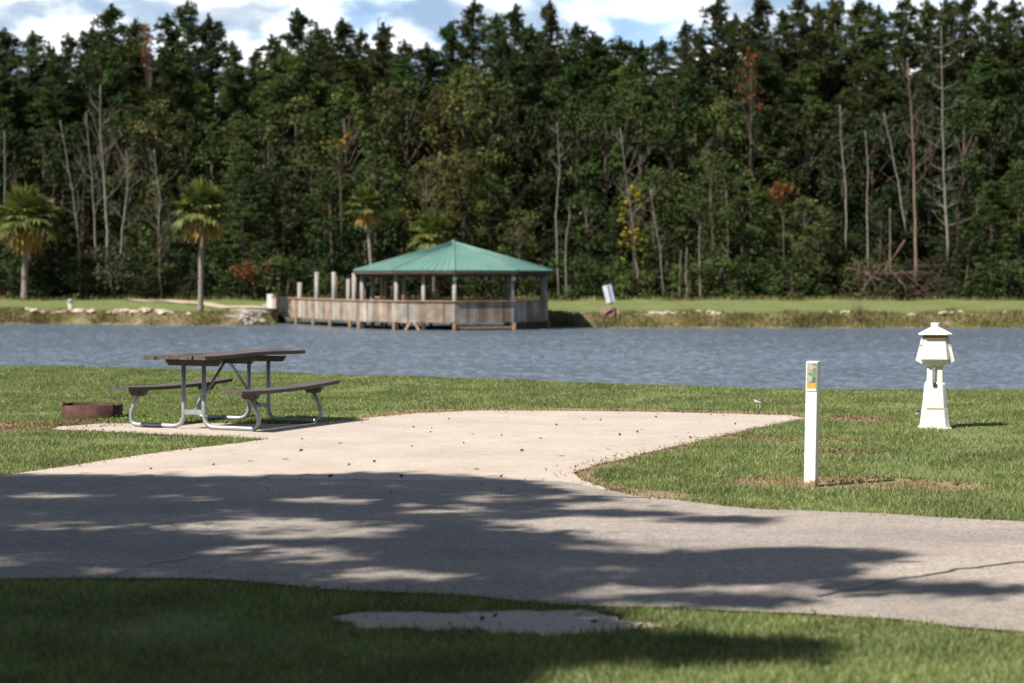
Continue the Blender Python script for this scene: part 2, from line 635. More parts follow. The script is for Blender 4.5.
# soil also where the ground meets the pond and under the forest
dfar = fyy - far_shore(fxx)
soil = np.maximum(soil, np.where((dfar > -6) & (dfar < 1.6) & (fyy > 60), .34, 0))
soil = np.maximum(soil, np.where(fyy > 131, .38, 0)).astype(np.float32)
a_ = me.attributes.new('soil', 'FLOAT', 'POINT')
a_.data.foreach_set('value', soil)
me.polygons.foreach_set('use_smooth', np.ones(len(me.polygons), bool))
g = link('ground', me, M['ground'])
tag(g, kind='structure')


def sheet(name, poly, z, mat):
    from mathutils.geometry import tessellate_polygon
    tris = tessellate_polygon([[Vector((x, y, 0)) for x, y in poly]])
    me = bpy.data.meshes.new(name)
    me.from_pydata([(x, y, z) for x, y in poly], [], [t for t in tris])
    me.update()
    if me.polygons and me.polygons[0].normal.z < 0:
        me.flip_normals()
    o = link(name, me, mat)
    tag(o, kind='structure')
    return o


sheet('road', ROAD, .011, M['road'])
sheet('driveway', PAD, .006, M['pad'])
sheet('sandy_patch', PATCH, .004, M['pad'])

# crack lines in the road surface (tar-filled)
mb = MB()
for pts in ([(102, 578), (125, 573), (150, 566), (172, 563), (193, 558)], [(815, 600), (860, 590), (905, 580), (960, 571), (1024, 564)], [(540, 496), (575, 497), (612, 499), (650, 499)]):
    Q = [gp(*p) for p in pts]
    for a, c in zip(Q[:-1], Q[1:]):
        n = 8
        last = None
        for k in range(n + 1):
            q = a.lerp(c, k / n)
            q = q + Vector((mnoise.noise(q * 5) * .06, mnoise.noise(q * 5 + Vector((9, 0, 0))) * .06, 0))
            q.z = .0145
            if last is not None:
                d = (q - last).normalized()
                s_ = Vector((-d.y, d.x, 0)) * .012
                mb.poly([last - s_, q - s_, q + s_, last + s_])
            last = q
tag(mb.build('road_crack', M['black']), kind='structure')

# dirt track on the far bank
trk = [at(p[0], p[1], p[2]) for p in ((120, 299, 131), (165, 300.5, 122), (205, 303, 112), (240, 306.5, 105), (272, 311, 99.5))]
mb = MB()
for i in range(len(trk) - 1):
    for k in range(10):
        a = trk[i].lerp(trk[i + 1], k / 10)
        c = trk[i].lerp(trk[i + 1], (k + 1) / 10)
        wa = .9
        pa = [(a.x - wa, a.y), (a.x + wa, a.y), (c.x + wa, c.y), (c.x - wa, c.y)]
        mb.poly([(x, y, gz(x, y) + .06) for x, y in pa])
tag(mb.build('dirt_track', M['track']), kind='structure')

# water
wy = [26.0]
while wy[-1] < 100:
    wy.append(wy[-1] + .055 + (wy[-1] - 26) * .0014)
wx = np.concatenate([[-1500, -300, -80, -50], np.arange(-36, 36, .10), [50, 80, 300, 1500]])
wy = np.concatenate([[20], wy, [104, 112, 125]])
WX, WY = np.meshgrid(wx, wy)
WZ = np.zeros_like(WX)
amp_mask = (np.abs(WX) < 36.5)
wr = np.random.default_rng(5)
for k in range(60):
    lam = .22 * (.62 / .22) ** (k / 59)
    th = math.pi * .5 + wr.normal(0, .6)
    a_k = .018 * lam ** 1.0 * wr.uniform(.6, 1.3)
    kx, ky = 2 * math.pi / lam * math.cos(th), 2 * math.pi / lam * math.sin(th)
    WZ += a_k * .36 * np.sin(kx * WX + ky * WY + wr.uniform(0, 6.28))
gust = .85 + .2 * np.sin(WX * .09 + WY * .23) * np.sin(WX * .05 - WY * .11 + 1)
WZ = WZ * amp_mask * gust
nr_, nc_ = WX.shape
wi = np.arange(nr_ * nc_).reshape(nr_, nc_)
me = arr('water', np.stack([WX, WY, WZ + ZW], -1).reshape(-1, 3), np.stack([wi[:-1, :-1], wi[:-1, 1:], wi[1:, 1:], wi[1:, :-1]], -1).reshape(-1, 4), 4)
me.polygons.foreach_set('use_smooth', np.ones(len(me.polygons), bool))
tag(link('water', me, M['water']), kind='structure')

# ------------------------------------------------------------------ grass blades (near lawn)
def blades(name, x, y, z, h, wd, mat, lean=.5):
    n = len(x)
    a = rng.uniform(0, 2 * np.pi, n)
    la = rng.uniform(0, 2 * np.pi, n)
    ln = rng.uniform(0, lean, n) * h
    V = np.empty((n, 3, 3), np.float32)
    dx, dy = np.cos(a) * wd / 2, np.sin(a) * wd / 2
    V[:, 0] = np.stack([x - dx, y - dy, z], -1)
    V[:, 1] = np.stack([x + dx, y + dy, z], -1)
    V[:, 2] = np.stack([x + np.cos(la) * ln, y + np.sin(la) * ln, z + h], -1)
    me = arr(name, V.reshape(-1, 3), np.arange(n * 3), 3)
    return link(name, me, mat)


NB = 800000
D = 6.8 + (37 - 6.8) * rng.uniform(0, 1, NB) ** 1.0
x = (rng.uniform(-1, 1, NB)) * (D * .257 + 1.3)
keep = D < near_shore(x) + 1.6
x, D = x[keep], D[keep]
on = np.zeros(len(x), bool)
for P in (ROAD, PAD):
    on |= pinpoly(x + rng.normal(0, .035, len(x)), D + rng.normal(0, .05, len(x)), P)
for P in SOIL + [PATCH]:
    on |= pinpoly(x, D, P) & (rng.uniform(0, 1, len(x)) < (.985 if P is PATCH else .8))
worn = np.array([mnoise.noise(Vector((a * .75, c * .5, 21))) + .5 * mnoise.noise(Vector((a * 2.3, c * 1.6, 5))) for a, c in zip(x, D)])
on |= rng.uniform(0, 1, len(x)) < np.clip((worn - .18) * 2.2, 0, .8)
x, D = x[~on], D[~on]
tall = np.array([mnoise.noise(Vector((a * .9, c * .9, 3))) for a, c in zip(x[::1], D[::1])])
h = (.020 + .022 * rng.uniform(0, 1, len(x))) * (1 + .6 * tall)
wd = .0045 + .00026 * D
o = blades('lawn_grass', x, D, ground_z(x, D), h, wd, M['grass'], 1.1)
tag(o, 'short green mown lawn grass around the driveway and road', 'grass', kind='stuff')

# straw-coloured dry grass in the bare patches and along the paving edges
gx_, gy_ = [], []
for P in SOIL:
    P_ = np.array(P)
    lo, hi = P_.min(0) - .15, P_.max(0) + .15
    k = int(min(9000, (hi - lo).prod() * 1500))
    X_, Y_ = rng.uniform(lo[0], hi[0], k), rng.uniform(lo[1], hi[1], k)
    q = pinpoly(X_ + rng.normal(0, .1, k), Y_ + rng.normal(0, .16, k), P) & (np.array([mnoise.noise(Vector((a * 2.2, c * 2.2, 11))) for a, c in zip(X_, Y_)]) > -.12)
    gx_.append(X_[q])
    gy_.append(Y_[q])
for P in (PAD, ROAD):
    P_ = np.array(P)
    for a, c in zip(P_, np.roll(P_, -1, 0)):
        k = rng.poisson(np.hypot(*(c - a)) * 130)
        m_ = a + (c - a) * rng.uniform(0, 1, k)[:, None]
        gx_.append(m_[:, 0] + rng.normal(0, .05, k))
        gy_.append(m_[:, 1] + rng.normal(0, .07, k))
x, D = np.concatenate(gx_), np.concatenate(gy_)
q = (np.abs(x) < D * .257 + 1.3) & ~pinpoly(x, D, ROAD) & ~(pinpoly(x, D, PAD) & (rng.uniform(0, 1, len(x)) < .93)) & (D < near_shore(x))
x, D = x[q], D[q]
o = blades('dry_grass', x, D, ground_z(x, D), .012 + .026 * rng.uniform(0, 1, len(x)), .006 + .0003 * D, M['straw'], 1.3)
tag(o, 'straw-brown dry grass along the paving edges and bare patches', 'dry grass', kind='stuff')

# dry litter and crumbs of soil along the edges of the paving
ex, ey = [], []
for P, dens in ((PAD, 6), (ROAD, 4), (PATCH, 20)):
    P_ = np.array(P)
    for a, c in zip(P_, np.roll(P_, -1, 0)):
        Ls = np.hypot(*(c - a))
        k = rng.poisson(Ls * dens)
        t_ = rng.uniform(0, 1, k)
        m_ = a + (c - a) * t_[:, None]
        ex.append(m_[:, 0] + rng.normal(0, .13, k))
        ey.append(m_[:, 1] + rng.normal(0, .2, k))
for P in SOIL:
    P_ = np.array(P)
    k = 350
    X_ = rng.uniform(P_[:, 0].min(), P_[:, 0].max(), k)
    Y_ = rng.uniform(P_[:, 1].min(), P_[:, 1].max(), k)
    q = pinpoly(X_, Y_, P)
    ex.append(X_[q])
    ey.append(Y_[q])
x, y = np.concatenate(ex), np.concatenate(ey)
LIT = (x, y)

# weeds on the far bank
n = 70000
x = rng.uniform(-45, 45, n)
df = np.abs(rng.normal(0, 1, n)) * 1.0 + rng.uniform(-.1, .5, n)
y = far_shore(x) + df
clump = np.array([mnoise.noise(Vector((a * .8, c * .8, 7))) for a, c in zip(x, y)])
keep = (clump > -.6)
x, y, clump = x[keep], y[keep], clump[keep]
h = (.07 + .16 * rng.uniform(0, 1, len(x))) * (1 + clump)
h *= np.where((x > -22) & (x < -10), .55, 1)
o = blades('bank_weeds', x, y, ground_z(x, y), h, np.full(len(x), .045), M['bank_weed'], .8)
tag(o, 'rough tan and green weeds along the far bank of the pond', 'weeds', kind='stuff')
n = 14000
x = rng.uniform(-48, 48, n)
y = 127 + rng.uniform(0, 5, n)
o = blades('forest_edge_grass', x, y, ground_z(x, y), .08 + .3 * rng.uniform(0, 1, n), np.full(n, .07), M['bank_weed'], .7)
tag(o, 'taller unmown grass where the far lawn meets the trees', 'grass', kind='stuff')


# ------------------------------------------------------------------ foliage generators
def leaf_mesh(name, cen, nrm, size, aspect=.55):
    """rhombic leaves: cen (N,3), nrm (N,3) rough facing, size (N,)"""
    n = len(cen)
    nrm = nrm / (np.linalg.norm(nrm, axis=1, keepdims=True) + 1e-9)
    r = rng.normal(0, 1, (n, 3))
    t = np.cross(nrm, r)
    t /= np.linalg.norm(t, axis=1, keepdims=True) + 1e-9
    s = np.cross(nrm, t)
    t = t * (size / 2)[:, None]
    s = s * (size * aspect / 2)[:, None]
    V = np.stack([cen - t, cen - s, cen + t, cen + s], 1).reshape(-1, 3)
    return arr(name, V, np.arange(n * 4), 4)


def clump_leaves(clumps, per, size, flat=.8, up=.35):
    cs, ns, ss = [], [], []
    for (c, r) in clumps:
        k = max(6, int(per * r * r))
        d = rng.normal(0, 1, (k, 3))
        d /= np.linalg.norm(d, axis=1, keepdims=True)
        rad = r * np.abs(rng.normal(0, .62, k) + .35)
        p = d * rad[:, None] * np.array([1, 1, flat])
        cs.append(p + np.array(c))
        ns.append(d * .8 + rng.normal(0, .6, (k, 3)) + np.array([0, 0, up]))
        ss.append(size * rng.uniform(.6, 1.4, k))
    return np.concatenate(cs), np.concatenate(ns), np.concatenate(ss)


def pine_proto(seed, H=20.0, base=.42, spread=2.4, gap=.0):
    r = random.Random(seed)
    mb = MB()
    ph = r.uniform(0, 6)
    tp = [Vector((.18 * math.sin(z * .25 + ph), .18 * math.cos(z * .21 + ph), z)) for z in [H * k / 10 for k in range(11)]]
    mb.tube(tp, [.24 - .22 * k / 10 for k in range(11)], 7)
    clumps = []
    z = H * base
    while z < H * .99:
        f = (z / H - base) / (1 - base)
        L = spread * min(1, (1 - f) * 1.7 + .08) ** .8 * min(1, .45 + f * 2.2) * r.choice((.35, .6, .8, 1.0, 1.3)) * r.uniform(.8, 1.15) + .15
        a = r.uniform(0, 2 * math.pi)
        if r.random() > gap:
            q = tp[min(10, int(z / H * 10))]
            o_ = Vector((q.x, q.y, z))
            e = o_ + Vector((math.cos(a) * L, math.sin(a) * L, L * r.uniform(.1, .6)))
            mid = o_.lerp(e, .5) + Vector((0, 0, -.08 * L))
            mb.tube([o_, mid, e], [.045, .03, .012], 4, cap=False)
            k_ = max(2, int(L / .42))
            for j in range(k_):
                t_ = .3 + .7 * (j + r.random()) / k_
                c = o_.lerp(e, t_) + Vector((r.uniform(-.3, .3), r.uniform(-.3, .3), r.uniform(-.1, .3)))
                clumps.append((tuple(c), r.uniform(.18, .40)))
        z += r.uniform(.03, .12)
    for k in range(9):
        z = H * r.uniform(.15, base)
        a = r.uniform(0, 6.28)
        L = r.uniform(.4, 1.3)
        mb.tube([(0, 0, z), (math.cos(a) * L, math.sin(a) * L, z + r.uniform(-.1, .3))], [.03, .008], 4, cap=False)
    for j in range(5):
        clumps.append(((tp[10].x, tp[10].y, H - .25 + .2 * j), .26 - .04 * j))
    cs, ns, ss = [], [], []
    for (c, rr) in clumps:      # needle tufts: thin faces fanning up and out from each shoot
        k = int(18 + 240 * rr * rr)
        d = rng.normal(0, 1, (k, 3))
        d[:, 2] = np.abs(d[:, 2]) * 1.1 - .25
        d /= np.linalg.norm(d, axis=1, keepdims=True)
        cs.append(np.array(c) + d * rr * rng.uniform(.3, 1.25, k)[:, None])
        ns.append(d)
        ss.append(rng.uniform(.16, .34, k))
    cen, d, ss = np.concatenate(cs), np.concatenate(ns), np.concatenate(ss)
    side = np.cross(d, rng.normal(0, 1, d.shape))
    side /= np.linalg.norm(side, axis=1, keepdims=True) + 1e-9
    n_ = len(cen)
    t1 = d * (ss / 2)[:, None]
    s1 = side * (ss * .19)[:, None]
    V = np.stack([cen - t1, cen - s1, cen + t1, cen + s1], 1).reshape(-1, 3)
    return mb.mesh('trunk'), arr('crown', V, np.arange(n_ * 4), 4)


def broad_proto(seed, H=12.0, rad=2.6, low=.18, nclump=95, lsize=.185, per=240):
    r = random.Random(seed)
    mb = MB()
    zc = H * (1 + low) / 2
    hz = H * (1 - low) / 2
    lean = Vector((r.uniform(-.5, .5), r.uniform(-.3, .3), 0))
    tp = [Vector((0, 0, -.2)), Vector((lean.x * .2, lean.y * .2, H * .25)), lean * .6 + Vector((0, 0, H * .55)), lean + Vector((0, 0, H * .86))]
    mb.tube(tp, [.2, .15, .1, .03], 7)
    clumps = []
    for k in range(nclump):
        a = r.uniform(0, 6.283)
        f = r.uniform(-1, 1)
        rr = math.sqrt(max(0, 1 - abs(f) ** 2.4)) * rad * (.82 + .5 * mnoise.noise(Vector((math.cos(a) * 1.4, math.sin(a) * 1.4, f * 2.5 + seed))))
        q = r.uniform(.45, 1.0)
        c = Vector((math.cos(a) * rr * q, math.sin(a) * rr * q, zc + f * hz)) + lean * (.5 + .5 * f)
        cr = r.uniform(.38, .85) * (1 - .3 * max(0, f))
        clumps.append((tuple(c), cr))
        if k % 4 == 0:
            b0 = tp[1].lerp(tp[3], max(0, min(1, (f + .6) / 1.8)))
            mb.tube([b0, b0.lerp(c, .5) + Vector((0, 0, .15)), c], [.055, .035, .012], 4, cap=False)
    cen, nr, ss = clump_leaves(clumps, per, lsize, flat=.75, up=.45)
    return mb.mesh('trunk'), leaf_mesh('crown', cen, nr, ss, .62)


def layered_proto(seed, H=14.0, rad=2.6):
    """spruce-like soft layered evergreen, branches to the ground"""
    r = random.Random(seed)
    mb = MB()
    mb.tube([(0, 0, -.2), (.1, 0, H * .5), (0, .1, H)], [.2, .12, .02], 7)
    clumps = []
    z = H * .06
    while z < H * .98:
        L = rad * (1 - (z / H) ** 1.5) ** .7 + .2
        for k in range(5):
            a = r.uniform(0, 6.283)
            l = L * r.uniform(.55, 1.1)
            e = Vector((math.cos(a) * l, math.sin(a) * l, z + .15))
            mb.tube([(0, 0, z), e], [.04, .01], 4, cap=False)
            for t_ in (.5, .8, 1.0):
                clumps.append((tuple(Vector((0, 0, z)).lerp(e, t_) + Vector((0, 0, r.uniform(-.1, .1)))), .42 * r.uniform(.7, 1.2)))
        z += r.uniform(.35, .6)
    cen, nr, ss = clump_leaves(clumps, 190, .23, flat=.45, up=.6)
    return mb.mesh('trunk'), leaf_mesh('crown', cen, nr, ss, .3)


x, y = LIT
n = len(x)
nn_ = rng.normal(0, .35, (n, 3))
nn_[:, 2] += 1
o = link('leaf_litter', leaf_mesh('leaf_litter', np.stack([x, y, .014 + rng.uniform(0, .008, n)], -1), nn_, rng.uniform(.012, .05, n), .5), M['leaf_brown'])
tag(o, 'scattered brown leaf litter along the edges of driveway and road', 'leaf litter', kind='stuff')

PINES = [pine_proto(21, base=.40), pine_proto(22, spread=2.0, base=.45, gap=.1), pine_proto(23, spread=2.7, base=.36), pine_proto(24, spread=1.7, base=.5, gap=.15), pine_proto(25, spread=2.3, base=.42, gap=.25)]
BROADS = [broad_proto(31), broad_proto(32, rad=3.0, nclump=110), broad_proto(33, rad=2.2, nclump=80), broad_proto(34, rad=2.7, low=.08, nclump=105)]
LAYERS = [layered_proto(41), layered_proto(42, rad=3.0)]
BUSHES = [broad_proto(51, H=3.4, rad=1.9, low=-.1, nclump=46, lsize=.19, per=190), broad_proto(52, H=3.0, rad=2.3, low=-.12, nclump=52, lsize=.19, per=190), broad_proto(53, H=4.2, rad=1.6, low=-.05, nclump=46, lsize=.19, per=190)]
for P in (PINES, BROADS, LAYERS, BUSHES):
    for tm, cm in P:
        tm.materials.append(M['bark'])
        cm.materials.append(M['foliage'])

PINE_C = (.036, .054, .018)
DARK_C = (.027, .042, .015)
GREEN_C = (.046, .074, .022)
OLIVE_C = (.064, .074, .024)
LIGHT_C = (.064, .098, .032)
RUST_C = (.15, .06, .028)
ORANGE_C = (.22, .12, .02)
YELLOW_C = (.30, .24, .02)

MARKS = [(0, "the picture's left edge"), (26, 'the broad palm'), (72, 'the grey bare trees'), (118, 'the last grey bare tree'),
         (160, 'the fine-twigged bare tree'), (201, 'the palm by the shore'), (250, 'the low rust-red shrub'),
         (298, 'the lowest dock post'), (340, 'the orange-leaved tree'), (367, 'the leaning palm'),
         (410, "the green roof's left slope"), (458, 'the peak of the green roof'), (519, "the green roof's right slope"), (560, 'the crooked dead trunk'),
         (598, 'the leaning lakeside sign'), (636, 'the yellow-leaved tree'), (683, 'the paired thin pale trunks'), (722, 'the very thin bare stem'),
         (757, 'the rust-brown dying pine'), (788, 'the small rust-red leaf patch'), (815, 'the white post'), (845, 'the pale forked snag'), (867, 'the thin straight bare trunk'),
         (893, 'the slanting pale trunk'), (915, 'the tall reddish dead trunk'), (943, 'the tall bare dead pine'), (985, 'the white tower on the lawn'), (1024, "the picture's right edge")]
MARKS = [(938, n_) if 'white tower' in n_ else (p_, n_) for p_, n_ in MARKS if 'white tower' not in n_]
PLACED = []


def tree(kind, proto, px, top_y, D, color, look, group, widen=1.0, cat='tree', base_h=None):
    p = at(px, 300, D)
    x, y = p.x, D
    z = gz(x, y)
    H = at(px, top_y, D).z - z
    t_ = thing(kind, (x, y, z - .05), None, cat, group, rz=random.uniform(0, 6.283))
    zs = H / base_h
    ws = (zs ** .5) * widen * random.uniform(.9, 1.12)
    t_.scale = (ws, ws, zs)
    tr = link('trunk', proto[0], None, t_)
    cr = link('crown', proto[1], None, t_)
    j = random.uniform(.78, 1.4)
    cr.color = (color[0] * j * random.uniform(.82, 1.22), color[1] * j, color[2] * j, 1)
    PLACED.append((look, px, t_))
    return t_


def label_trees():
    """each tree is named by the nearest landmark, and by how far it stands from it"""
    by = {}
    for look, px, t_ in PLACED:
        d, i = min((abs(px - m_[0]), i) for i, m_ in enumerate(MARKS))
        side = 'left' if px < MARKS[i][0] else 'right'
        by.setdefault((look, i, side), []).append((d, px, t_))
    for (look, i, side), rows in by.items():
        rows.sort(key=lambda q: q[0])
        for k, (d, px, t_) in enumerate(rows):
            rel = ('just', 'farther', 'much farther', 'farthest')[min(k, 3)] + ' ' + side + ' of'
            if k == 0 and d <= 5:
                rel = 'in line with'
            t_['label'] = look + ' ' + rel + ' ' + MARKS[i][1]


# back row of pines: the skyline of the photograph
SKY = [(-75, 30), (-40, 40), (-12, 28), (6, 36), (32, 38), (52, 50), (70, 40), (92, 32), (114, 12), (134, 27), (170, 22), (191, 8), (213, 22), (234, 48), (256, 55), (274, 42), (300, 17), (320, 30),
       (341, 26), (362, 36), (384, 30), (404, 46), (428, 50), (452, 30), (474, 7), (497, 22), (514, 12), (534, 32), (551, 9), (572, 30), (594, 40), (617, 44), (640, 48), (662, 44), (682, 28),
       (699, 36), (716, 5), (737, 22), (757, 2), (779, 18), (799, 3), (818, 12), (833, 2), (858, 6), (880, 14), (903, 4), (926, 8), (946, 3), (966, 1), (988, 5), (1008, 8), (1030, 12), (1060, 5), (1095, 15)]
for i, (px, ty) in enumerate(SKY):
    tree('pine_tree', PINES[i % 5], px, ty, 146 + (i * 7) % 9, PINE_C, 'tall dark pine on the skyline', 'pines along the skyline', base_h=20.0, widen=1.0 * (.8 + .4 * ((i * 13) % 7) / 6))
# second row
for i, px in enumerate(range(-60, 1100, 29)):
    ty = [62, 84, 70, 95, 58, 78, 66, 88][i % 8] + random.uniform(-8, 8)
    tree('pine_tree', PINES[(i * 3 + 1) % 5], px + random.uniform(-5, 5), ty, 140 + (i * 5) % 4, PINE_C if i % 3 else GREEN_C, 'shorter dark pine below the skyline', 'pines below the skyline', base_h=20.0, widen=1.15)
# middle row: mixed, by hand: (px, top y, colour, kind)
MID = [(-50, 120, DARK_C, 'b'), (-15, 110, DARK_C, 'b'), (15, 128, DARK_C, 'b'), (45, 130, DARK_C, 'b'), (85, 118, DARK_C, 'l'), (125, 105, DARK_C, 'b'), (158, 100, OLIVE_C, 'b'), (186, 112, DARK_C, 'b'), (212, 122, GREEN_C, 'b'), (240, 118, OLIVE_C, 'l'),
       (268, 112, DARK_C, 'b'), (297, 96, OLIVE_C, 'b'), (322, 108, GREEN_C, 'b'), (352, 88, GREEN_C, 'b'), (382, 84, OLIVE_C, 'b'), (408, 80, OLIVE_C, 'b'), (436, 84, OLIVE_C, 'b'), (462, 66, OLIVE_C, 'b'), (490, 78, OLIVE_C, 'b'),
       (518, 100, DARK_C, 'b'), (545, 110, DARK_C, 'b'), (575, 90, PINE_C, 'b'), (606, 84, GREEN_C, 'b'), (640, 92, GREEN_C, 'b'), (668, 86, PINE_C, 'b'), (695, 104, GREEN_C, 'b'), (722, 96, LIGHT_C, 'b'), (752, 112, GREEN_C, 'b'),
       (780, 104, DARK_C, 'l'), (808, 108, DARK_C, 'b'), (842, 114, DARK_C, 'b'), (872, 112, DARK_C, 'b'), (902, 104, DARK_C, 'b'), (930, 108, DARK_C, 'l'), (962, 96, PINE_C, 'b'), (990, 102, DARK_C, 'b'), (1018, 96, DARK_C, 'b'), (1050, 110, DARK_C, 'b'), (1085, 100, DARK_C, 'b')]
for i, (px, ty, col, k) in enumerate(MID):
    if k == 'b':
        tree('leafy_tree', BROADS[i % 4], px, ty, 136.5 + (i * 3) % 3, col, 'full leafy tree before the pines', 'leafy trees before the pines', base_h=12.0, widen=1.0)
    else:
        tree('evergreen_tree', LAYERS[i % 2], px, ty, 136.5, col, 'dark layered evergreen before the pines', 'layered evergreens', base_h=14.0)
# front row
FRONT = [(-40, 200, DARK_C, 'b'), (5, 205, DARK_C, 'b'), (60, 228, DARK_C, 'b'), (142, 205, GREEN_C, 'b'), (170, 196, GREEN_C, 'b'), (243, 138, GREEN_C, 'l'), (262, 205, PINE_C, 'l'), (284, 168, DARK_C, 'b'), (313, 150, OLIVE_C, 'b'), (334, 175, GREEN_C, 'b'),
         (376, 150, GREEN_C, 'b'), (402, 172, DARK_C, 'b'), (430, 158, OLIVE_C, 'b'), (462, 150, OLIVE_C, 'b'), (489, 172, GREEN_C, 'b'), (519, 208, OLIVE_C, 'b'), (545, 232, DARK_C, 'b'),
         (592, 190, GREEN_C, 'b'), (618, 205, GREEN_C, 'l'), (654, 168, GREEN_C, 'b'), (690, 182, LIGHT_C, 'b'), (716, 150, LIGHT_C, 'b'), (742, 176, GREEN_C, 'b'), (768, 188, GREEN_C, 'b'), (806, 196, LIGHT_C, 'b'), (831, 216, GREEN_C, 'b'),
         (880, 205, DARK_C, 'b'), (958, 190, PINE_C, 'l'), (990, 178, GREEN_C, 'l'), (1018, 160, GREEN_C, 'l'), (1052, 180, PINE_C, 'l')]
for i, (px, ty, col, k) in enumerate(FRONT):
    if k == 'b':
        tree('leafy_tree', BROADS[(i * 3 + 1) % 4], px, ty, 132 + (i % 3) * .8, col, 'low leafy tree fronting the woods', 'leafy trees at the front of the woods', base_h=12.0, widen=1.0)
    else:
        tree('evergreen_tree', LAYERS[i % 2], px, ty, 132.5, col, 'soft layered evergreen fronting the woods', 'layered evergreens at the front', base_h=14.0, widen=1.0)
# shrubs at the foot of the woods
for i, px in enumerate(range(-60, 1095, 25)):
    if 836 < px < 862:
        continue
    ty = [262, 250, 270, 256, 266, 246][i % 6] + random.uniform(-5, 5)
    col = [DARK_C, GREEN_C, PINE_C, GREEN_C, DARK_C][i % 5] if px < 560 or px > 850 else [GREEN_C, LIGHT_C, PINE_C][i % 3]
    tree('shrub', BUSHES[i % 3], px + random.uniform(-5, 5), ty, 129.5 + (i % 2), col, 'dense green shrub edging the woods', 'shrubs at the foot of the woods', base_h=3.4, cat='shrub', widen=.95)
label_trees()
def patch(name, px, py, D, rw, rh, col, lab, cat, seed, per=150, n=14, ls=.22):
    """a small tree or shrub whose coloured crown sits at the given height"""
    r = random.Random(seed)
    c = at(px, py, D)
    g0 = gz(c.x, D)
    hh = c.z - g0
    t_ = thing(name, (c.x, D, g0), lab, cat)
    cl = []
    mb = MB()
    tip = Vector((0, 0, hh))
    mb.tube([(0.2, 0, -.1), (r.uniform(-.1, .25), 0, hh * .5), tip], [.07, .05, .025], 6)
    for k in range(n):
        q = Vector((r.uniform(-1, 1) * rw, r.uniform(-1, 1) * rw * .7, hh + r.uniform(-1, 1) * rh))
        cl.append((tuple(q), r.uniform(.25, .5)))
        mb.tube([tip * r.uniform(.7, 1), q], [.025, .008], 4, cap=False)
    mb.build('trunk', M['bark'], t_)
    cen, nr, ss = clump_leaves(cl, per, ls)
    o_ = link('crown', leaf_mesh('crown', cen, nr, ss, .6), M['foliage'], t_)
    o_.color = (*col, 1)
    return t_


patch('pine_tree', 150, 48, 143, .55, 1.7, RUST_C, 'pine with a rust-brown dying top on the skyline above the left palms', 'tree', 58, per=60, n=30, ls=.24)
patch('pine_tree', 751, 78, 135.2, .75, 2.2, RUST_C, 'dying pine with a narrow rust-brown crown right of centre', 'tree', 59, per=60, n=34, ls=.24)
patch('small_tree', 340, 145, 131, .7, .7, ORANGE_C, 'slender tree with an orange crown above the dock walkway', 'tree', 61, per=90, n=10)
patch('shrub', 251, 273, 128.3, 1.15, .55, RUST_C, 'low rust-red shrub behind the lawn between the shore palm and the dock', 'shrub', 62, per=210, n=18, ls=.2)
patch('small_tree', 783, 191, 130.6, .7, .5, RUST_C, 'slender tree with a small round patch of rust-red leaves above the white post', 'tree', 63, n=14)
patch('small_tree', 633, 222, 129.5, .8, 2.4, YELLOW_C, 'thin yellow-leaved tree right of the leaning sign', 'tree', 64, per=60, n=26, ls=.24)
patch('small_tree', 519, 232, 129, 1.2, 1.0, OLIVE_C, 'small olive-leaved tree above the right slope of the green roof', 'tree', 65, n=20)
patch('shrub', 112, 268, 128, 1.3, 1.3, (.07, .085, .045), 'grey-green feathery shrub below the grey bare trees', 'shrub', 66, n=26, ls=.2)
patch('small_tree', 160, 248, 128.4, 1.2, 1.6, LIGHT_C, 'bright green sapling left of the shore palm', 'tree', 67, n=26, per=120)

# deep woods behind everything that can be told apart
n = 240000
x = rng.uniform(-110, 110, n)
y = rng.uniform(156, 172, n)
zt = 17.5 + 2 * np.sin(x * .35) + 1.4 * np.sin(x * 1.1)
z = rng.uniform(0, 1, n) ** .8 * zt
cen = np.stack([x, y, z], -1)
o = link('deep_forest', leaf_mesh('deep_forest', cen, rng.normal(0, 1, (n, 3)) + np.array([0, -.6, .3]), rng.uniform(.5, 1.1, n), .6), M['foliage'])
o.color = (*DARK_C, 1)
tag(o, 'dark mass of deeper woods seen through the gaps between trees', 'woods', kind='stuff')


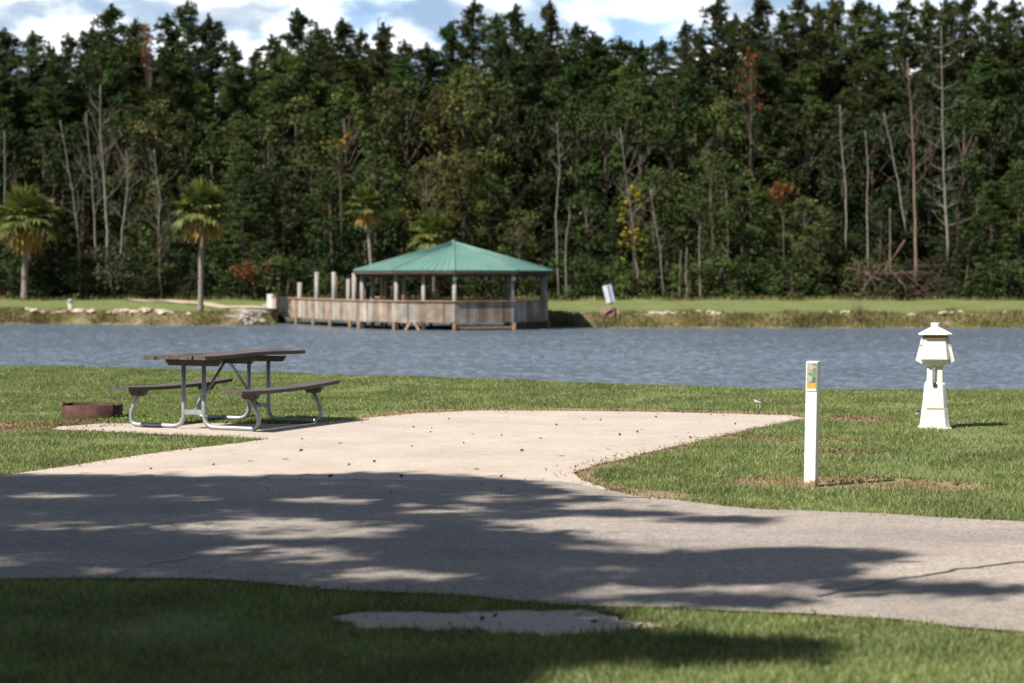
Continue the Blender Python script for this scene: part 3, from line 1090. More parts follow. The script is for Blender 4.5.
# ------------------------------------------------------------------ bare trees
def bare(name, pts, r0, mat, lab, seed, branches=10, bl=1.6, D=129, up=.8, twigs=3, group=None, start=.35, r1=.02):
    """pts: (px, py) along the stem, first one at the ground"""
    r = random.Random(seed)
    W = [at(px, py, D) for px, py in pts]
    g0 = gz(W[0].x, D)
    W[0].z = min(W[0].z, g0 - .1) if pts[0][1] > 292 else W[0].z
    org = Vector((W[0].x, D, g0))
    t_ = thing(name, org, lab, 'dead tree', group)
    L = [p - org for p in W]
    # smooth the stem
    S = []
    for i in range(len(L) - 1):
        for k in range(4):
            q = L[i].lerp(L[i + 1], k / 4)
            S.append(q + Vector((r.uniform(-.03, .03), r.uniform(-.08, .08), 0)))
    S.append(L[-1])
    mb = MB()
    r0 *= .8
    mb.tube(S, [r0 + (r1 - r0) * (i / (len(S) - 1)) for i in range(len(S))], 7)
    bb = mb if branches <= 3 else MB()
    if branches > 3:
        mb.build('trunk', M[mat], t_)

    def grow(p, d, l, rad, depth):
        segs = 4
        P = [p]
        for k in range(segs):
            d = (d + Vector((r.uniform(-.22, .22), r.uniform(-.22, .22), r.uniform(-.05, .2)))).normalized()
            P.append(P[-1] + d * l / segs)
        bb.tube(P, [rad * (1 - .8 * k / segs) for k in range(segs + 1)], 5, cap=False)
        if depth > 0:
            for k in range(twigs):
                q = P[r.randint(1, segs)]
                a = Vector((r.uniform(-1, 1), r.uniform(-1, 1), r.uniform(.1, 1))).normalized()
                grow(q, (d * .8 + a).normalized(), l * r.uniform(.4, .65), rad * .5, depth - 1)

    for k in range(branches):
        f = start + (1 - start) * (k + r.random()) / branches
        i = min(len(S) - 1, int(f * (len(S) - 1)))
        a = r.uniform(0, 6.283)
        d = Vector((math.cos(a), math.sin(a) * .6, up)).normalized()
        grow(S[i], d, bl * (1.15 - .6 * f) * r.uniform(.6, 1.3), max(.018, r0 * .38 * (1.1 - f)), 2)
    bb.build('branches' if branches > 3 else 'trunk', M[mat], t_)
    return t_


bare('bare_tree', [(108, 262), (106, 200), (101, 140), (100, 85)], .12, 'pale_bark', 'tallest of the grey bare trees, many-branched, right of the broad palm', 71, 16, 2.3, D=128.6)
bare('bare_tree', [(96, 262), (94, 215), (92, 180), (86, 112)], .08, 'pale_bark', 'bare grey tree directly left of the tallest grey bare one', 72, 10, 1.8, D=129.4)
bare('bare_tree', [(80, 300), (79, 240), (72, 190), (60, 120)], .07, 'pale_bark', 'leftmost bare grey tree leaning left, right of the broad palm', 73, 9, 1.6, D=129)
bare('bare_tree', [(121, 262), (122, 230), (128, 190), (126, 150)], .09, 'pale_bark', 'bare grey tree directly right of the tallest grey bare one', 74, 10, 1.8, D=128.8)
bare('bare_tree', [(162, 300), (158, 240), (160, 200), (154, 150)], .06, 'pale_bark', 'fine-twigged brownish bare tree left of the shore palm', 75, 14, 1.8, D=129.2)
bare('bare_tree', [(5, 210), (5, 170), (4, 130)], .06, 'pale_bark', 'bare trunk above the broad palm at the left edge', 76, 3, .6, D=131)
bare('bare_tree', [(559, 300), (556, 215), (560, 170), (557, 122)], .07, 'pale_bark', 'pale dead tree with a fine crown above the right end of the green roof', 77, 10, 1.2, D=128.8, start=.55)
bare('bare_tree', [(566, 301), (566, 240), (570, 215), (568, 207)], .06, 'pale_bark', 'low crooked bare trunk just right of the green roof', 78, 2, .5, D=128)
bare('bare_tree', [(640, 302), (634, 240), (628, 190), (620, 128)], .09, 'pale_bark', 'wide-branched bare grey tree behind the yellow-leaved tree', 79, 16, 2.4, D=129.9, start=.45)
bare('bare_tree', [(664, 300), (660, 250), (654, 215), (650, 190)], .05, 'pale_bark', 'thin bare tree right of the yellow-leaved tree', 80, 6, 1.0, D=129)
bare('bare_tree', [(687, 303), (686, 270), (687, 248)], .06, 'pale_bark', 'left one of the pair of thin pale trunks right of the leaning sign', 81, 2, .5, D=128.2)
bare('bare_tree', [(701, 303), (699, 262), (700, 226)], .08, 'pale_bark', 'right one of the pair of thin pale trunks, broken off on top', 82, 2, .5, D=128.2)
bare('bare_tree', [(680, 300), (680, 268), (681, 250)], .05, 'pale_bark', 'short pale trunk left of the pair of thin pale trunks', 83, 0, .5, D=128.6)
bare('bare_tree', [(846, 250), (846, 190), (842, 150), (840, 105)], .08, 'pale_bark', 'pale forked snag with bare upright branches above the white post', 84, 7, 1.6, D=129.4, start=.5)
bare('bare_tree', [(869, 272), (867, 215), (868, 170), (865, 130)], .075, 'pale_bark', 'thin straight bare trunk left of the brushwood pile', 85, 3, .7, D=128.7, start=.7)
bare('bare_tree', [(906, 235), (898, 180), (890, 140), (884, 112)], .07, 'pale_bark', 'pale slanting dead trunk left of the tall reddish trunk', 86, 7, 1.2, D=129.6, start=.5)
bare('bare_tree', [(890, 272), (890, 240), (890, 208)], .06, 'pale_bark', 'short pale snag standing in the brushwood pile', 87, 1, .4, D=128.7)
bare('bare_tree', [(916, 285), (915, 200), (913, 140), (907, 60)], .15, 'red_bark', 'tall reddish dead trunk with few branches right of the brushwood', 88, 14, 2.0, D=129, start=.45)
bare('bare_tree', [(948, 262), (945, 190), (942, 110), (941, 26)], .11, 'pale_bark', 'tall bare dead pine with short side branches near the right edge', 89, 34, 1.7, D=129.2, start=.2, up=.25)
bare('bare_tree', [(727, 290), (728, 240), (726, 190)], .04, 'pale_bark', 'very thin bare stem right of the pair of pale trunks', 90, 5, .8, D=131)
bare('bare_tree', [(376, 40), (378, 25), (380, 15)], .04, 'bark', 'bare treetop poking above the skyline left of centre', 91, 4, .6, D=150)

# brushwood: fallen branches at the foot of the woods
r = random.Random(5)
t_ = thing('fallen_tree', (at(880, 300, 127.5).x, 127.5, gz(24, 127.5)), 'tangled brown brushwood of a fallen tree below the reddish trunk', 'fallen tree')
mb = MB()
org = t_.location
LOGS = [((846, 268), (868, 272), (905, 276)), ((862, 272), (885, 282), (893, 298)), ((868, 272), (878, 290), (880, 300)), ((905, 240), (893, 258), (880, 276)), ((885, 274), (920, 272), (950, 274)), ((888, 262), (886, 272), (889, 284)), ((860, 270), (858, 262), (851, 258)), ((900, 270), (915, 282), (935, 300)), ((880, 268), (866, 284), (860, 300)), ((890, 270), (905, 286), (908, 300))]
for L_ in LOGS:
    P = [at(px, py, 127.5 + r.uniform(-.6, .6)) - org for px, py in L_]
    mb.tube(P, [.06, .045, .02], 6)
mb.build('trunk', M['brush'], t_)
bb = MB()
for k in range(170):
    a = at(r.uniform(855, 945), r.uniform(262, 296), 127.5 + r.uniform(-.8, .8)) - org
    d = Vector((r.uniform(-1, 1), r.uniform(-.5, .5), r.uniform(-.7, .7)))
    bb.tube([a, a + d * .5 + Vector((0, 0, .05)), a + d * r.uniform(.7, 1.3)], [.018, .012, .004], 4, cap=False)
bb.build('branches', M['brush'], t_)


# ------------------------------------------------------------------ palms
def fan_leaf(mbv, origin, az, elev, plen, flen, droop, r, n=15):
    """one palm leaf: petiole and a pleated fan of leaflets"""
    d = Vector((math.cos(az) * math.cos(elev), math.sin(az) * math.cos(elev), math.sin(elev)))
    p1 = origin + d * plen * .6 + Vector((0, 0, -.02))
    hub = origin + d * plen + Vector((0, 0, -droop * .25))
    mbv.tube([origin, p1, hub], [.03, .022, .015], 4, cap=False)
    side = Vector((-math.sin(az), math.cos(az), 0))
    fwd = (hub - p1).normalized()
    nrm = side.cross(fwd).normalized()
    for k in range(n):
        a = (k / (n - 1) - .5) * 4.1
        dd = (fwd * math.cos(a) + side * math.sin(a)).normalized()
        l = flen * (1 - .18 * abs(a) / 2) * r.uniform(.88, 1.1)
        mid = hub + dd * l * .6 + nrm * .03 + Vector((0, 0, -droop * .15))
        tip = hub + dd * l + Vector((0, 0, -droop * r.uniform(.35, .75)))
        wv = dd.cross(nrm).normalized() * .085
        b0 = len(mbv.v)
        mbv.v += [tuple(hub), tuple(mid - wv), tuple(tip), tuple(mid + wv)]
        mbv.f.append((b0, b0 + 1, b0 + 2, b0 + 3))
        mbv.smooth.append(False)


def palm(px, base_y, cy, D, crad, lab, seed, lean=0.0, rt=.13, dead=16, live=30, boot=1.0):
    r = random.Random(seed)
    c = at(px, cy, D)
    bx = at(px + lean, cy, D).x
    g0 = gz(bx, D)
    t_ = thing('palm_tree', (bx, D, g0), lab, 'palm')
    H = c.z - g0 - crad * .12
    top = Vector((c.x - bx, 0, H))
    mb = MB()
    N = 14
    P = []
    for k in range(N + 1):
        f = k / N
        P.append(Vector((top.x * (f ** 1.4), 0, -.15 + (H + .15) * f)))
    mb.tube(P, [rt * (1.25 - .35 * min(1, k / 3)) * (1 + .07 * (k % 2)) for k in range(N + 1)], 9)
    mb.build('trunk', M['palm_bark'], t_)
    for nm, cnt, mat in (('fronds', live, 'palm_green'), ('dead_fronds', dead, 'palm_dead')):
        fb = MB()
        for k in range(cnt):
            az = k * 2.399963 + r.uniform(-.2, .2)
            if nm == 'fronds':
                f = k / cnt
                elev = R(82 - 95 * f + r.uniform(-8, 8))
                fan_leaf(fb, top + Vector((0, 0, .05)), az, elev, crad * .5 * r.uniform(.8, 1.1), crad * .52, crad * (.08 + .28 * f), r)
            else:
                elev = R(r.uniform(-45, 8))
                fan_leaf(fb, top - Vector((0, 0, .05)), az, elev, crad * r.uniform(.22, .42), crad * .34, crad * .5, r, n=9)
        o_ = fb.build(nm, M[mat], t_)
    return t_


palm(26, 296, 215, 128, 2.6, 'broad low palm with hanging tan fronds near the left edge', 101, lean=-2, rt=.22, live=42, dead=26)
palm(202, 309, 207, 97, 1.8, 'slim palm with drooping tan fronds standing by the shore', 102, lean=-2, rt=.13, live=34, dead=22)
palm(366, 300, 203, 118, 1.45, 'slender leaning palm behind the left slope of the green roof', 103, lean=7, rt=.11, dead=14, live=28)
palm(433, 300, 232, 122, 1.8, 'palm whose head just shows over the left slope of the green roof', 104, rt=.16, dead=8, live=30)


# ------------------------------------------------------------------ gazebo over the water
GD = 90.4
gc_ = at(453.5, 300, GD)
GX = gc_.x
gaz = thing('gazebo', (GX, GD, ZW - .2), 'ten-sided open gazebo with teal green roof standing in the pond', 'gazebo')
O = Vector((GX, GD, ZW - .2))
RR = 4.48
DECK = -.36
RAIL_T, RAIL_B = .45, -.47
# vertices: angle measured from the camera-facing direction, clockwise to the right
def vtx(i, rad):
    a = R(2.3 + 36 * i)
    return Vector((rad * math.sin(a), -rad * math.cos(a), 0))


def L(z):
    return z - O.z


rb = MB()
apex = Vector((0, 0, L(3.10)))
eave = [vtx(i, 4.70) + Vector((0, 0, L(1.80))) for i in range(10)]
for i in range(10):
    a, c = eave[i], eave[(i + 1) % 10]
    ns = 9
    for k in range(ns):   # each pane in seamed strips
        p, q = a.lerp(c, k / ns), a.lerp(c, (k + 1) / ns)
        rb.poly([p, q, apex])
for i in range(10):   # underside
    a, c = eave[i], eave[(i + 1) % 10]
    rb.poly([c - Vector((0, 0, .05)), a - Vector((0, 0, .05)), apex - Vector((0, 0, .12))])
roof = rb.build('roof', M['roof'], gaz)
fb = MB()
for i in range(10):
    fb.bar(eave[i] - Vector((0, 0, .085)), eave[(i + 1) % 10] - Vector((0, 0, .085)), .04, .13)
fb.build('fascia', M['dark_wood'], roof)
for i in range(10):
    cb = MB()
    cb.tube([eave[i] + Vector((0, 0, .01)), apex + Vector((0, 0, .012))], [.045, .04], 6)
    cb.build('ridge_cap', M['roof'], roof)
sb = MB()
for i in range(10):   # raised seams
    for k in range(1, 9):
        p = eave[i].lerp(eave[(i + 1) % 10], k / 9)
        sb.tube([p + Vector((0, 0, .008)), p.lerp(apex, .93) + Vector((0, 0, .008))], .012, 4)
sb.build('roof_seams', M['roof'], roof)
cb = MB()
cb.lathe([(.16, 0), (.10, .05), (.03, .10)], 10, c=(0, 0, L(3.09)))
cb.build('roof_cap', M['roof'], roof)

bmn = MB()
for i in range(10):
    bmn.bar(vtx(i, 4.3) + Vector((0, 0, L(1.63))), vtx(i + 1, 4.3) + Vector((0, 0, L(1.63))), .09, .2)
bmn.build('ring_beam', M['dark_wood'], gaz)
for i in range(10):
    pb = MB()
    v_ = vtx(i, 4.3)
    pb.tube([v_ + Vector((0, 0, 0)), v_ + Vector((0, 0, L(1.72)))], [.1, .095], 9)
    pb.build('post', M['grey_wood'], gaz)
for (px, yd, rr_, mt) in ((423.6, -3.9, .09, 'grey_wood'), (431, 3.4, .07, 'tan_wood'), (404, -3.2, .085, 'tan_wood'), (382, -1.5, .075, 'tan_wood'), (386, 1.2, .07, 'grey_wood'), (372.6, -1.0, .1, 'grey_wood')):
    D = GD + yd
    p = at(px, 300, D) - O
    pb = MB()
    pb.tube([(p.x, p.y, 0), (p.x, p.y, L(1.7))], rr_, 9)
    pb.build('post', M[mt], gaz)
# lamp fittings on the front posts
for i in (0, 1):
    lb = MB()
    v_ = vtx(i, 4.42)
    lb.lathe([(.03, -.1), (.075, -.05), (.085, .03), (.04, .09)], 10, c=(v_.x, v_.y, L(1.45)))
    lb.build('lamp', M['white'], gaz)
db = MB()
dk = [vtx(i, 4.36) + Vector((0, 0, L(DECK))) for i in range(10)]
db.poly(dk)
db.poly([p - Vector((0, 0, .12)) for p in reversed(dk)])
for i in range(10):
    a, c = dk[i], dk[(i + 1) % 10]
    db.poly([a - Vector((0, 0, .12)), c - Vector((0, 0, .12)), c, a])
db.build('deck', M['grey_wood'], gaz)


def railing(parent, a, c, zb, zt, org_z, seed, name='railing', cap='rail_cap', skip=0):
    """close vertical boards between a and c (local), with a cap rail as a sub-part"""
    r = random.Random(seed)
    a, c = Vector(a), Vector(c)
    L_ = (c - a).length
    d = (c - a).normalized()
    nb = max(2, int(L_ / .135))
    ang = math.atan2(d.y, d.x)
    mb = MB()
    for k in range(nb):
        if r.random() < skip:
            continue
        q = a + d * (k + .5) * L_ / nb
        wv = L_ / nb * r.uniform(.86, .95)
        t0, t1 = zb + r.uniform(-.015, .03), zt - r.uniform(0, .02)
        mb.box((q.x, q.y, (t0 + t1) / 2 - org_z), wv, .025, t1 - t0, ang)
    mb_o = mb.build(name, M['deck_wood'], parent)
    nrm = Vector((d.y, -d.x, 0))
    cb = MB()
    cb.bar(a + Vector((0, 0, zt - org_z + .022)), c + Vector((0, 0, zt - org_z + .022)), .16, .04)
    cb.build('cap_rail', M[cap], mb_o)
    sb = MB()
    sb.bar(a - nrm * .045 + Vector((0, 0, zb + .12 - org_z)), c - nrm * .045 + Vector((0, 0, zb + .12 - org_z)), .05, .12)
    sb.build('stringer', M['dark_wood'], mb_o)
    return mb_o


for i in range(10):
    if i == 7:
        continue
    railing(gaz, vtx(i, 4.42), vtx(i + 1, 4.42), RAIL_B, RAIL_T, O.z, 200 + i)
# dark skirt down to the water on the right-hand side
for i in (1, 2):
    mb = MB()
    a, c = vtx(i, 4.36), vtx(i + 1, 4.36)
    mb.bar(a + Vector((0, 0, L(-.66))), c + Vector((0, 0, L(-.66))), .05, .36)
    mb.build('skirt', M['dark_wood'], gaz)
mb = MB()
mb.bar(vtx(0, 4.36) + Vector((0, 0, L(-.68))), vtx(1, 4.36) + Vector((0, 0, L(-.68))), .08, .1)
mb.build('lower_beam', M['tan_wood'], gaz)
for i in range(10):
    pb = MB()
    v_ = vtx(i, 4.46)
    pb.tube([v_ + Vector((0, 0, -.5)), v_ + Vector((0, 0, L(RAIL_B) - .01))], .085, 8)
    pb.build('piling', M['wet_wood'], gaz)

# boardwalk from the shore to the gazebo
A = vtx(8, 4.42) + O
A.z = 0
B = at(283, 300, 99.0)
Cc = at(272, 300, 102.0)
bw = thing('boardwalk', (B.x, B.y, ZW - .2), 'weathered boardwalk with close board railing from shore to gazebo', 'boardwalk')
OB = Vector((B.x, B.y, ZW - .2))
dirv = (A - B)
dirv.z = 0
dirn = dirv.normalized()
back = Vector((-dirn.y, dirn.x, 0))
if back.y < 0:
    back = -back
Wd = 2.6
a0 = Vector((0, 0, 0))
aend = dirv - dirn * .15
cl = Cc - OB
cl.z = 0
marks_px = [283, 298, 315, 332, 348, 360]


def walk_pt(px):
    k = (px - 512) / F
    # intersect the view line x = k*y with the walk's front line
    # (B + s*dirn).x = k*(B + s*dirn).y
    s_ = (k * B.y - B.x) / (dirn.x - k * dirn.y)
    return dirn * s_


seg = [walk_pt(p) for p in marks_px]
for i in range(len(seg) - 1):
    railing(bw, seg[i] + dirn * (.0 if i else 0), seg[i + 1] - dirn * .02, RAIL_B, RAIL_T, OB.z, 300 + i)
railing(bw, cl, Vector((0, 0, 0)), RAIL_B + .05, RAIL_T + .05, OB.z, 320)
ep = MB()
ep.box((cl.x - .1, cl.y, .0 + (RAIL_T + .05 - OB.z) - .35), .3, .25, .95)
ep.build('end_post', M['white'], bw)
# far-side rail
br0 = walk_pt(323) + back * Wd
br1 = walk_pt(352) + back * Wd
railing(bw, br0, br1, RAIL_B, RAIL_T + .08, OB.z, 321, name='rear_railing')
mb = MB()
q = [seg[0] + Vector((0, 0, DECK - OB.z)), aend + Vector((0, 0, DECK - OB.z)), aend + back * Wd + Vector((0, 0, DECK - OB.z)), seg[0] + back * Wd + Vector((0, 0, DECK - OB.z))]
mb.hexa([p - Vector((0, 0, .08)) for p in q] + q)
q = [cl + Vector((0, 0, DECK - OB.z - .003)), seg[0] + Vector((0, 0, DECK - OB.z - .003)), seg[0] + back * Wd + Vector((0, 0, DECK - OB.z - .003)), cl + back * Wd + Vector((0, 0, DECK - OB.z - .003))]
mb.hexa([p - Vector((0, 0, .08)) for p in q] + q)
mb.build('deck', M['grey_wood'], bw)
for i, px in enumerate([298, 315, 332, 352]):
    p = walk_pt(px) - back * .09
    mb = MB()
    mb.tube([(p.x, p.y, -.6), (p.x, p.y, RAIL_B - OB.z + .02)], .085, 8)
    mb.build('piling', M['wet_wood'], bw)
for s_ in (-1, 1):
    q0 = vtx(9, 4.45).lerp(vtx(10, 4.45), .30 + .04 * s_)
    q1 = vtx(9, 4.45).lerp(vtx(10, 4.45), .30 + .13 * s_)
    mb = MB()
    mb.bar(q0 + Vector((0, 0, L(RAIL_B))), q1 + Vector((0, 0, L(RAIL_B) - .4)), .1, .1)
    mb.build('brace', M['tan_wood'], gaz)
for (px, ty, off, rr_, mt) in ((298, 282.5, 0.1, .12, 'grey_wood'), (315, 272, .1, .11, 'grey_wood'), (332, 272, .1, .11, 'grey_wood'), (335.6, 277, Wd, .1, 'tan_wood'), (348.5, 279, Wd, .1, 'grey_wood'), (352.5, 273, .1, .12, 'grey_wood'),
                               (358, 274, Wd * .8, .11, 'tan_wood')):
    p = walk_pt(px) + back * off
    Dp = (OB + p).y
    if off > 1:
        p.x = at(px, 300, Dp).x - OB.x
    top = at(px, ty, Dp).z - OB.z
    mb = MB()
    mb.tube([(p.x, p.y, DECK - OB.z - .1), (p.x, p.y, top)], [rr_, rr_ * .92], 8)
    mb.build('tall_post', M[mt], bw)


# ------------------------------------------------------------------ rocks
def rock_mesh(seed):
    r = random.Random(seed)
    import bmesh
    bm = bmesh.new()
    bmesh.ops.create_icosphere(bm, subdivisions=2, radius=1)
    for v in bm.verts:
        n_ = mnoise.noise(v.co * 1.3 + Vector((seed, 0, 0))) * .55 + mnoise.noise(v.co * 3 + Vector((seed, 5, 0))) * .2
        v.co *= 1 + n_
        v.co.z *= .6
    me = bpy.data.meshes.new('rock')
    bm.to_mesh(me)
    bm.free()
    return me


ROCKS = [rock_mesh(s) for s in (1, 2, 3, 4, 5)]
RUB = [rock_mesh(s) for s in (6, 7, 8)]
for m_ in ROCKS:
    m_.materials.append(M['rock'])
for m_ in RUB:
    m_.materials.append(M['rubble'])
r = random.Random(8)


def put_rock(px, off, s, meshes, lab, grp):
    x0 = at(px, 320, 92).x
    for _ in range(3):
        yy = float(far_shore(x0)) + off
        x0 = at(px, 320, yy).x
    o_ = link('rock', r.choice(meshes), None, None)
    o_.location = (x0, yy, gz(x0, yy) + s * .15)
    o_.rotation_euler = (r.uniform(-.2, .2), r.uniform(-.2, .2), r.uniform(0, 6.28))
    o_.scale = (s * r.uniform(.9, 1.6), s * r.uniform(.8, 1.1), s * r.uniform(.7, 1.0))
    tag(o_, lab, 'rock', grp)


for k in range(46):
    px = r.uniform(22, 192) if k > 12 else r.uniform(66, 180)
    put_rock(px, r.uniform(1.35, 1.9), r.uniform(.13, .24), ROCKS, 'tan rock in the row edging the far bank left of the shore palm', 'rocks edging the far bank at left')
for k in range(38):
    px = r.uniform(238, 284)
    put_rock(px, r.uniform(.3, 1.7), r.uniform(.10, .2), RUB, 'pale rubble stone heaped at the shore end of the boardwalk', 'rubble at the boardwalk landing')
for k in range(36):
    px = r.choice([r.uniform(556, 585), r.uniform(600, 725), r.uniform(640, 700), r.uniform(790, 1010)])
    put_rock(px, r.uniform(1.5, 2.1), r.uniform(.10, .2), ROCKS, 'tan rock in the broken row edging the far bank right of the gazebo', 'rocks edging the far bank at right')

# pale landing slab between track and boardwalk
lp = [at(250, 310, 101), at(286, 310, 100)]
mb = MB()
lx0, lx1 = at(232, 310, 97).x, at(285, 310, 97).x
N = 8
for i in range(N):
    for j in range(6):
        xa, xb = lx0 + (lx1 - lx0) * i / N, lx0 + (lx1 - lx0) * (i + 1) / N
        def yy(x, jj):
            return float(far_shore(x)) + .9 + jj * 1.1
        mb.poly([(xa, yy(xa, j), gz(xa, yy(xa, j)) + .07), (xb, yy(xb, j), gz(xb, yy(xb, j)) + .07), (xb, yy(xb, j + 1), gz(xb, yy(xb, j + 1)) + .07), (xa, yy(xa, j + 1), gz(xa, yy(xa, j + 1)) + .07)])
tag(mb.build('landing_path', M['rubble']), kind='structure')

# small white utility pedestal on the far lawn
D = 101.0
p = at(70, 300, D)
t_ = thing('utility_pedestal', (p.x, D, gz(p.x, D)), 'small white utility pedestal on the far lawn above the row of rocks', 'pedestal')
mb = MB()
mb.box((0, 0, .22), .2, .18, .5)
mb.build('body', M['white'], t_, bevel=.015)
mb = MB()
mb.lathe([(.15, 0), (.15, .05), (.08, .12), (.02, .14)], 12, c=(0, 0, .47))
mb.build('cap', M['grime'], t_)

# leaning sign with its broken post on the far bank
D = float(far_shore(4.5)) + 1.9
p = at(614, 300, D)
sg = thing('lakeside_sign', (p.x, D, gz(p.x, D)), 'white and blue sign on a leaning pole on the far bank', 'sign')
z0 = gz(p.x, D)
tp_ = at(607, 285, D)
b_ = Vector((0, 0, -.1))
e_ = Vector((tp_.x - p.x, 0, tp_.z - z0))
mb = MB()
mb.bar(b_, e_, .09, .05)
mb.build('pole', M['tan_wood'], sg)
dl = (e_ - b_).normalized()
sd_ = Vector((dl.z, 0, -dl.x))
for nm, wa, wb, mt in (('panel', -.22, .0, 'sign_white'), ('side_panel', .004, .2, None)):
    mb = MB()
    y0 = -.05
    pts = [e_ - dl * .82 + sd_ * wa, e_ - dl * .82 + sd_ * wb, e_ + sd_ * wb, e_ + sd_ * wa]
    yo = .0 if nm == 'panel' else .06
    lo = [Vector((q.x, y0 + (0 if k in (1, 2) and nm == 'panel' else yo), q.z)) for k, q in enumerate(pts)]
    hi = [q - Vector((0, .02, 0)) for q in lo]
    mb.hexa([lo[0], lo[1], hi[1], hi[0], lo[3], lo[2], hi[2], hi[3]])
    if mt is None:
        mt = 'sign_blue'
        M['sign_blue'] = mottled('sign_blue', (.25, .33, .55), (.5, .56, .70), 5, .5, .3)
    mb.build(nm, M[mt], sg)
# stump and white stake beside it
p2 = at(609, 315, D - .4)
r = random.Random(3)
t2 = thing('broken_stump', (p2.x, D - .45, gz(p2.x, D - .45)), 'weathered grey-brown stump at the foot of the leaning sign', 'stump')
mb = MB()
mb.lathe([(.42, -.2), (.40, .1), (.36, .28), (.30, .36)], 11, smooth=False)
for i, v in enumerate(mb.v):
    k = 1 + .3 * mnoise.noise(Vector(v) * 4)
    mb.v[i] = (v[0] * k, v[1] * k, v[2] * (1 + .3 * mnoise.noise(Vector(v) * 3)))
mb.build('stump_wood', M['red_bark'], t2)
mb = MB()
mb.bar((.42, -.3, -.35), (.38, -.3, .35), .09, .09)
mb.build('stake', M['rail_cap'], t2)
# twiggy bush on the bank
bare('bare_shrub', [(859, 326), (859, 318), (860, 309)], .05, 'bark', 'small twiggy dark shrub at the water edge below the brushwood', 93, 12, .6, D=float(far_shore(16)) + .6, start=.1)['category'] = 'shrub'

# ------------------------------------------------------------------ picnic table
nf = gp(194, 429.5)
uax = Vector((math.sin(R(25)), math.cos(R(25)), 0))
vax = Vector((math.cos(R(25)), -math.sin(R(25)), 0))
SEP = 1.25
ctr = nf + uax * SEP / 2
pt = thing('picnic_table', (ctr.x, ctr.y, .006), 'picnic table with weathered plank top and benches on bent galvanised tube legs', 'picnic table')


def T(u, v, z):
    q = uax * u + vax * v
    return Vector((q.x, q.y, z))


angle = math.atan2(uax.y, uax.x)
Mrot = Matrix.Rotation(angle, 3, 'Z')
HT = .745
for k in range(5):
    mb = MB()
    v = (k - 2) * .152
    ins = random.uniform(-.015, .015)
    # planks sag and cup a little
    n_ = 10
    for j in range(n_):
        u0, u1 = -.98 + 1.96 * j / n_ + ins, -.98 + 1.96 * (j + 1) / n_ + ins
        z0 = HT + .006 * math.sin(j * .7 + k) + (.012 * k / 4)
        z1 = HT + .006 * math.sin((j + 1) * .7 + k) + (.012 * k / 4)
        lo = [T(u0, v - .072, z0 - .02), T(u0, v + .072, z0 - .02), T(u1, v + .072, z1 - .02), T(u1, v - .072, z1 - .02)]
        hi = [T(u0, v - .072, z0 + .018), T(u0, v + .072, z0 + .018), T(u1, v + .072, z1 + .018), T(u1, v - .072, z1 + .018)]
        b0 = len(mb.v)
        mb.v += [tuple(p) for p in lo + hi]
        fs = [(0, 1, 2, 3), (7, 6, 5, 4), (4, 5, 1, 0)[::-1], (6, 7, 3, 2)[::-1], (5, 6, 2, 1)[::-1], (7, 4, 0, 3)[::-1]]
        if j > 0:
            fs.pop(2)
        for f in fs:
            if j < n_ - 1 and f == (6, 7, 3, 2)[::-1]:
                continue
            mb.f.append(tuple(b0 + i for i in f))
            mb.smooth.append(False)
    mb.build('tabletop_plank', M['wood_dark'], pt)
for u in (-SEP / 2, SEP / 2, 0):
    mb = MB()
    P = [T(u - .02, -.30, HT - .09), T(u - .02, .30, HT - .09), T(u + .02, .30, HT - .09), T(u + .02, -.30, HT - .09),
         T(u - .02, -.35, HT - .028), T(u - .02, .35, HT - .028), T(u + .02, .35, HT - .028), T(u + .02, -.35, HT - .028)]
    mb.hexa(P)
    mb.build('cleat', M['wood_dark'], pt)
HS = .435
for s in (-1, 1):
    vc = s * .69
    mb = MB()
    n_ = 10
    for side in (-1, 1):
        vv = vc + side * .064
        for j in range(n_):
            u0, u1 = -.98 + 1.96 * j / n_, -.98 + 1.96 * (j + 1) / n_
            sag = (lambda u: (-.022 * (1 - (u / .93) ** 2) + (.012 * u if s > 0 else 0)))
            z0, z1 = HS + sag(u0), HS + sag(u1)
            mb.hexa([T(u0, vv - .061, z0 - .036), T(u0, vv + .061, z0 - .036), T(u1, vv + .061, z1 - .036), T(u1, vv - .061, z1 - .036),
                     T(u0, vv - .061, z0), T(u0, vv + .061, z0), T(u1, vv + .061, z1), T(u1, vv - .061, z1)])
    seat = mb.build('bench_seat', M['wood_dark'], pt)
    for u in (-SEP / 2, SEP / 2):
        mb = MB()
        zb_ = HS - .04 - .008
        P = [T(u - .03, vc - .07, zb_ - .06), T(u - .03, vc + .07, zb_ - .06), T(u + .03, vc + .07, zb_ - .06), T(u + .03, vc - .07, zb_ - .06),
             T(u - .03, vc - .115, zb_), T(u - .03, vc + .115, zb_), T(u + .03, vc + .115, zb_), T(u + .03, vc - .115, zb_)]
        mb.hexa(P)
        mb.build('seat_bracket', M['wood_dark'], seat)


def rounded(pts, rad, n=6):
    P = [Vector(p) for p in pts]
    out = [P[0]]
    for i in range(1, len(P) - 1):
        a, b_, c = P[i - 1], P[i], P[i + 1]
        da, dc = (a - b_), (c - b_)
        t = min(rad, da.length * .48, dc.length * .48)
        s0, s1 = b_ + da.normalized() * t, b_ + dc.normalized() * t
        for k in range(n + 1):
            f = k / n
            out.append((s0 * (1 - f) ** 2) + b_ * 2 * f * (1 - f) + s1 * f * f)
    out.append(P[-1])
    return out


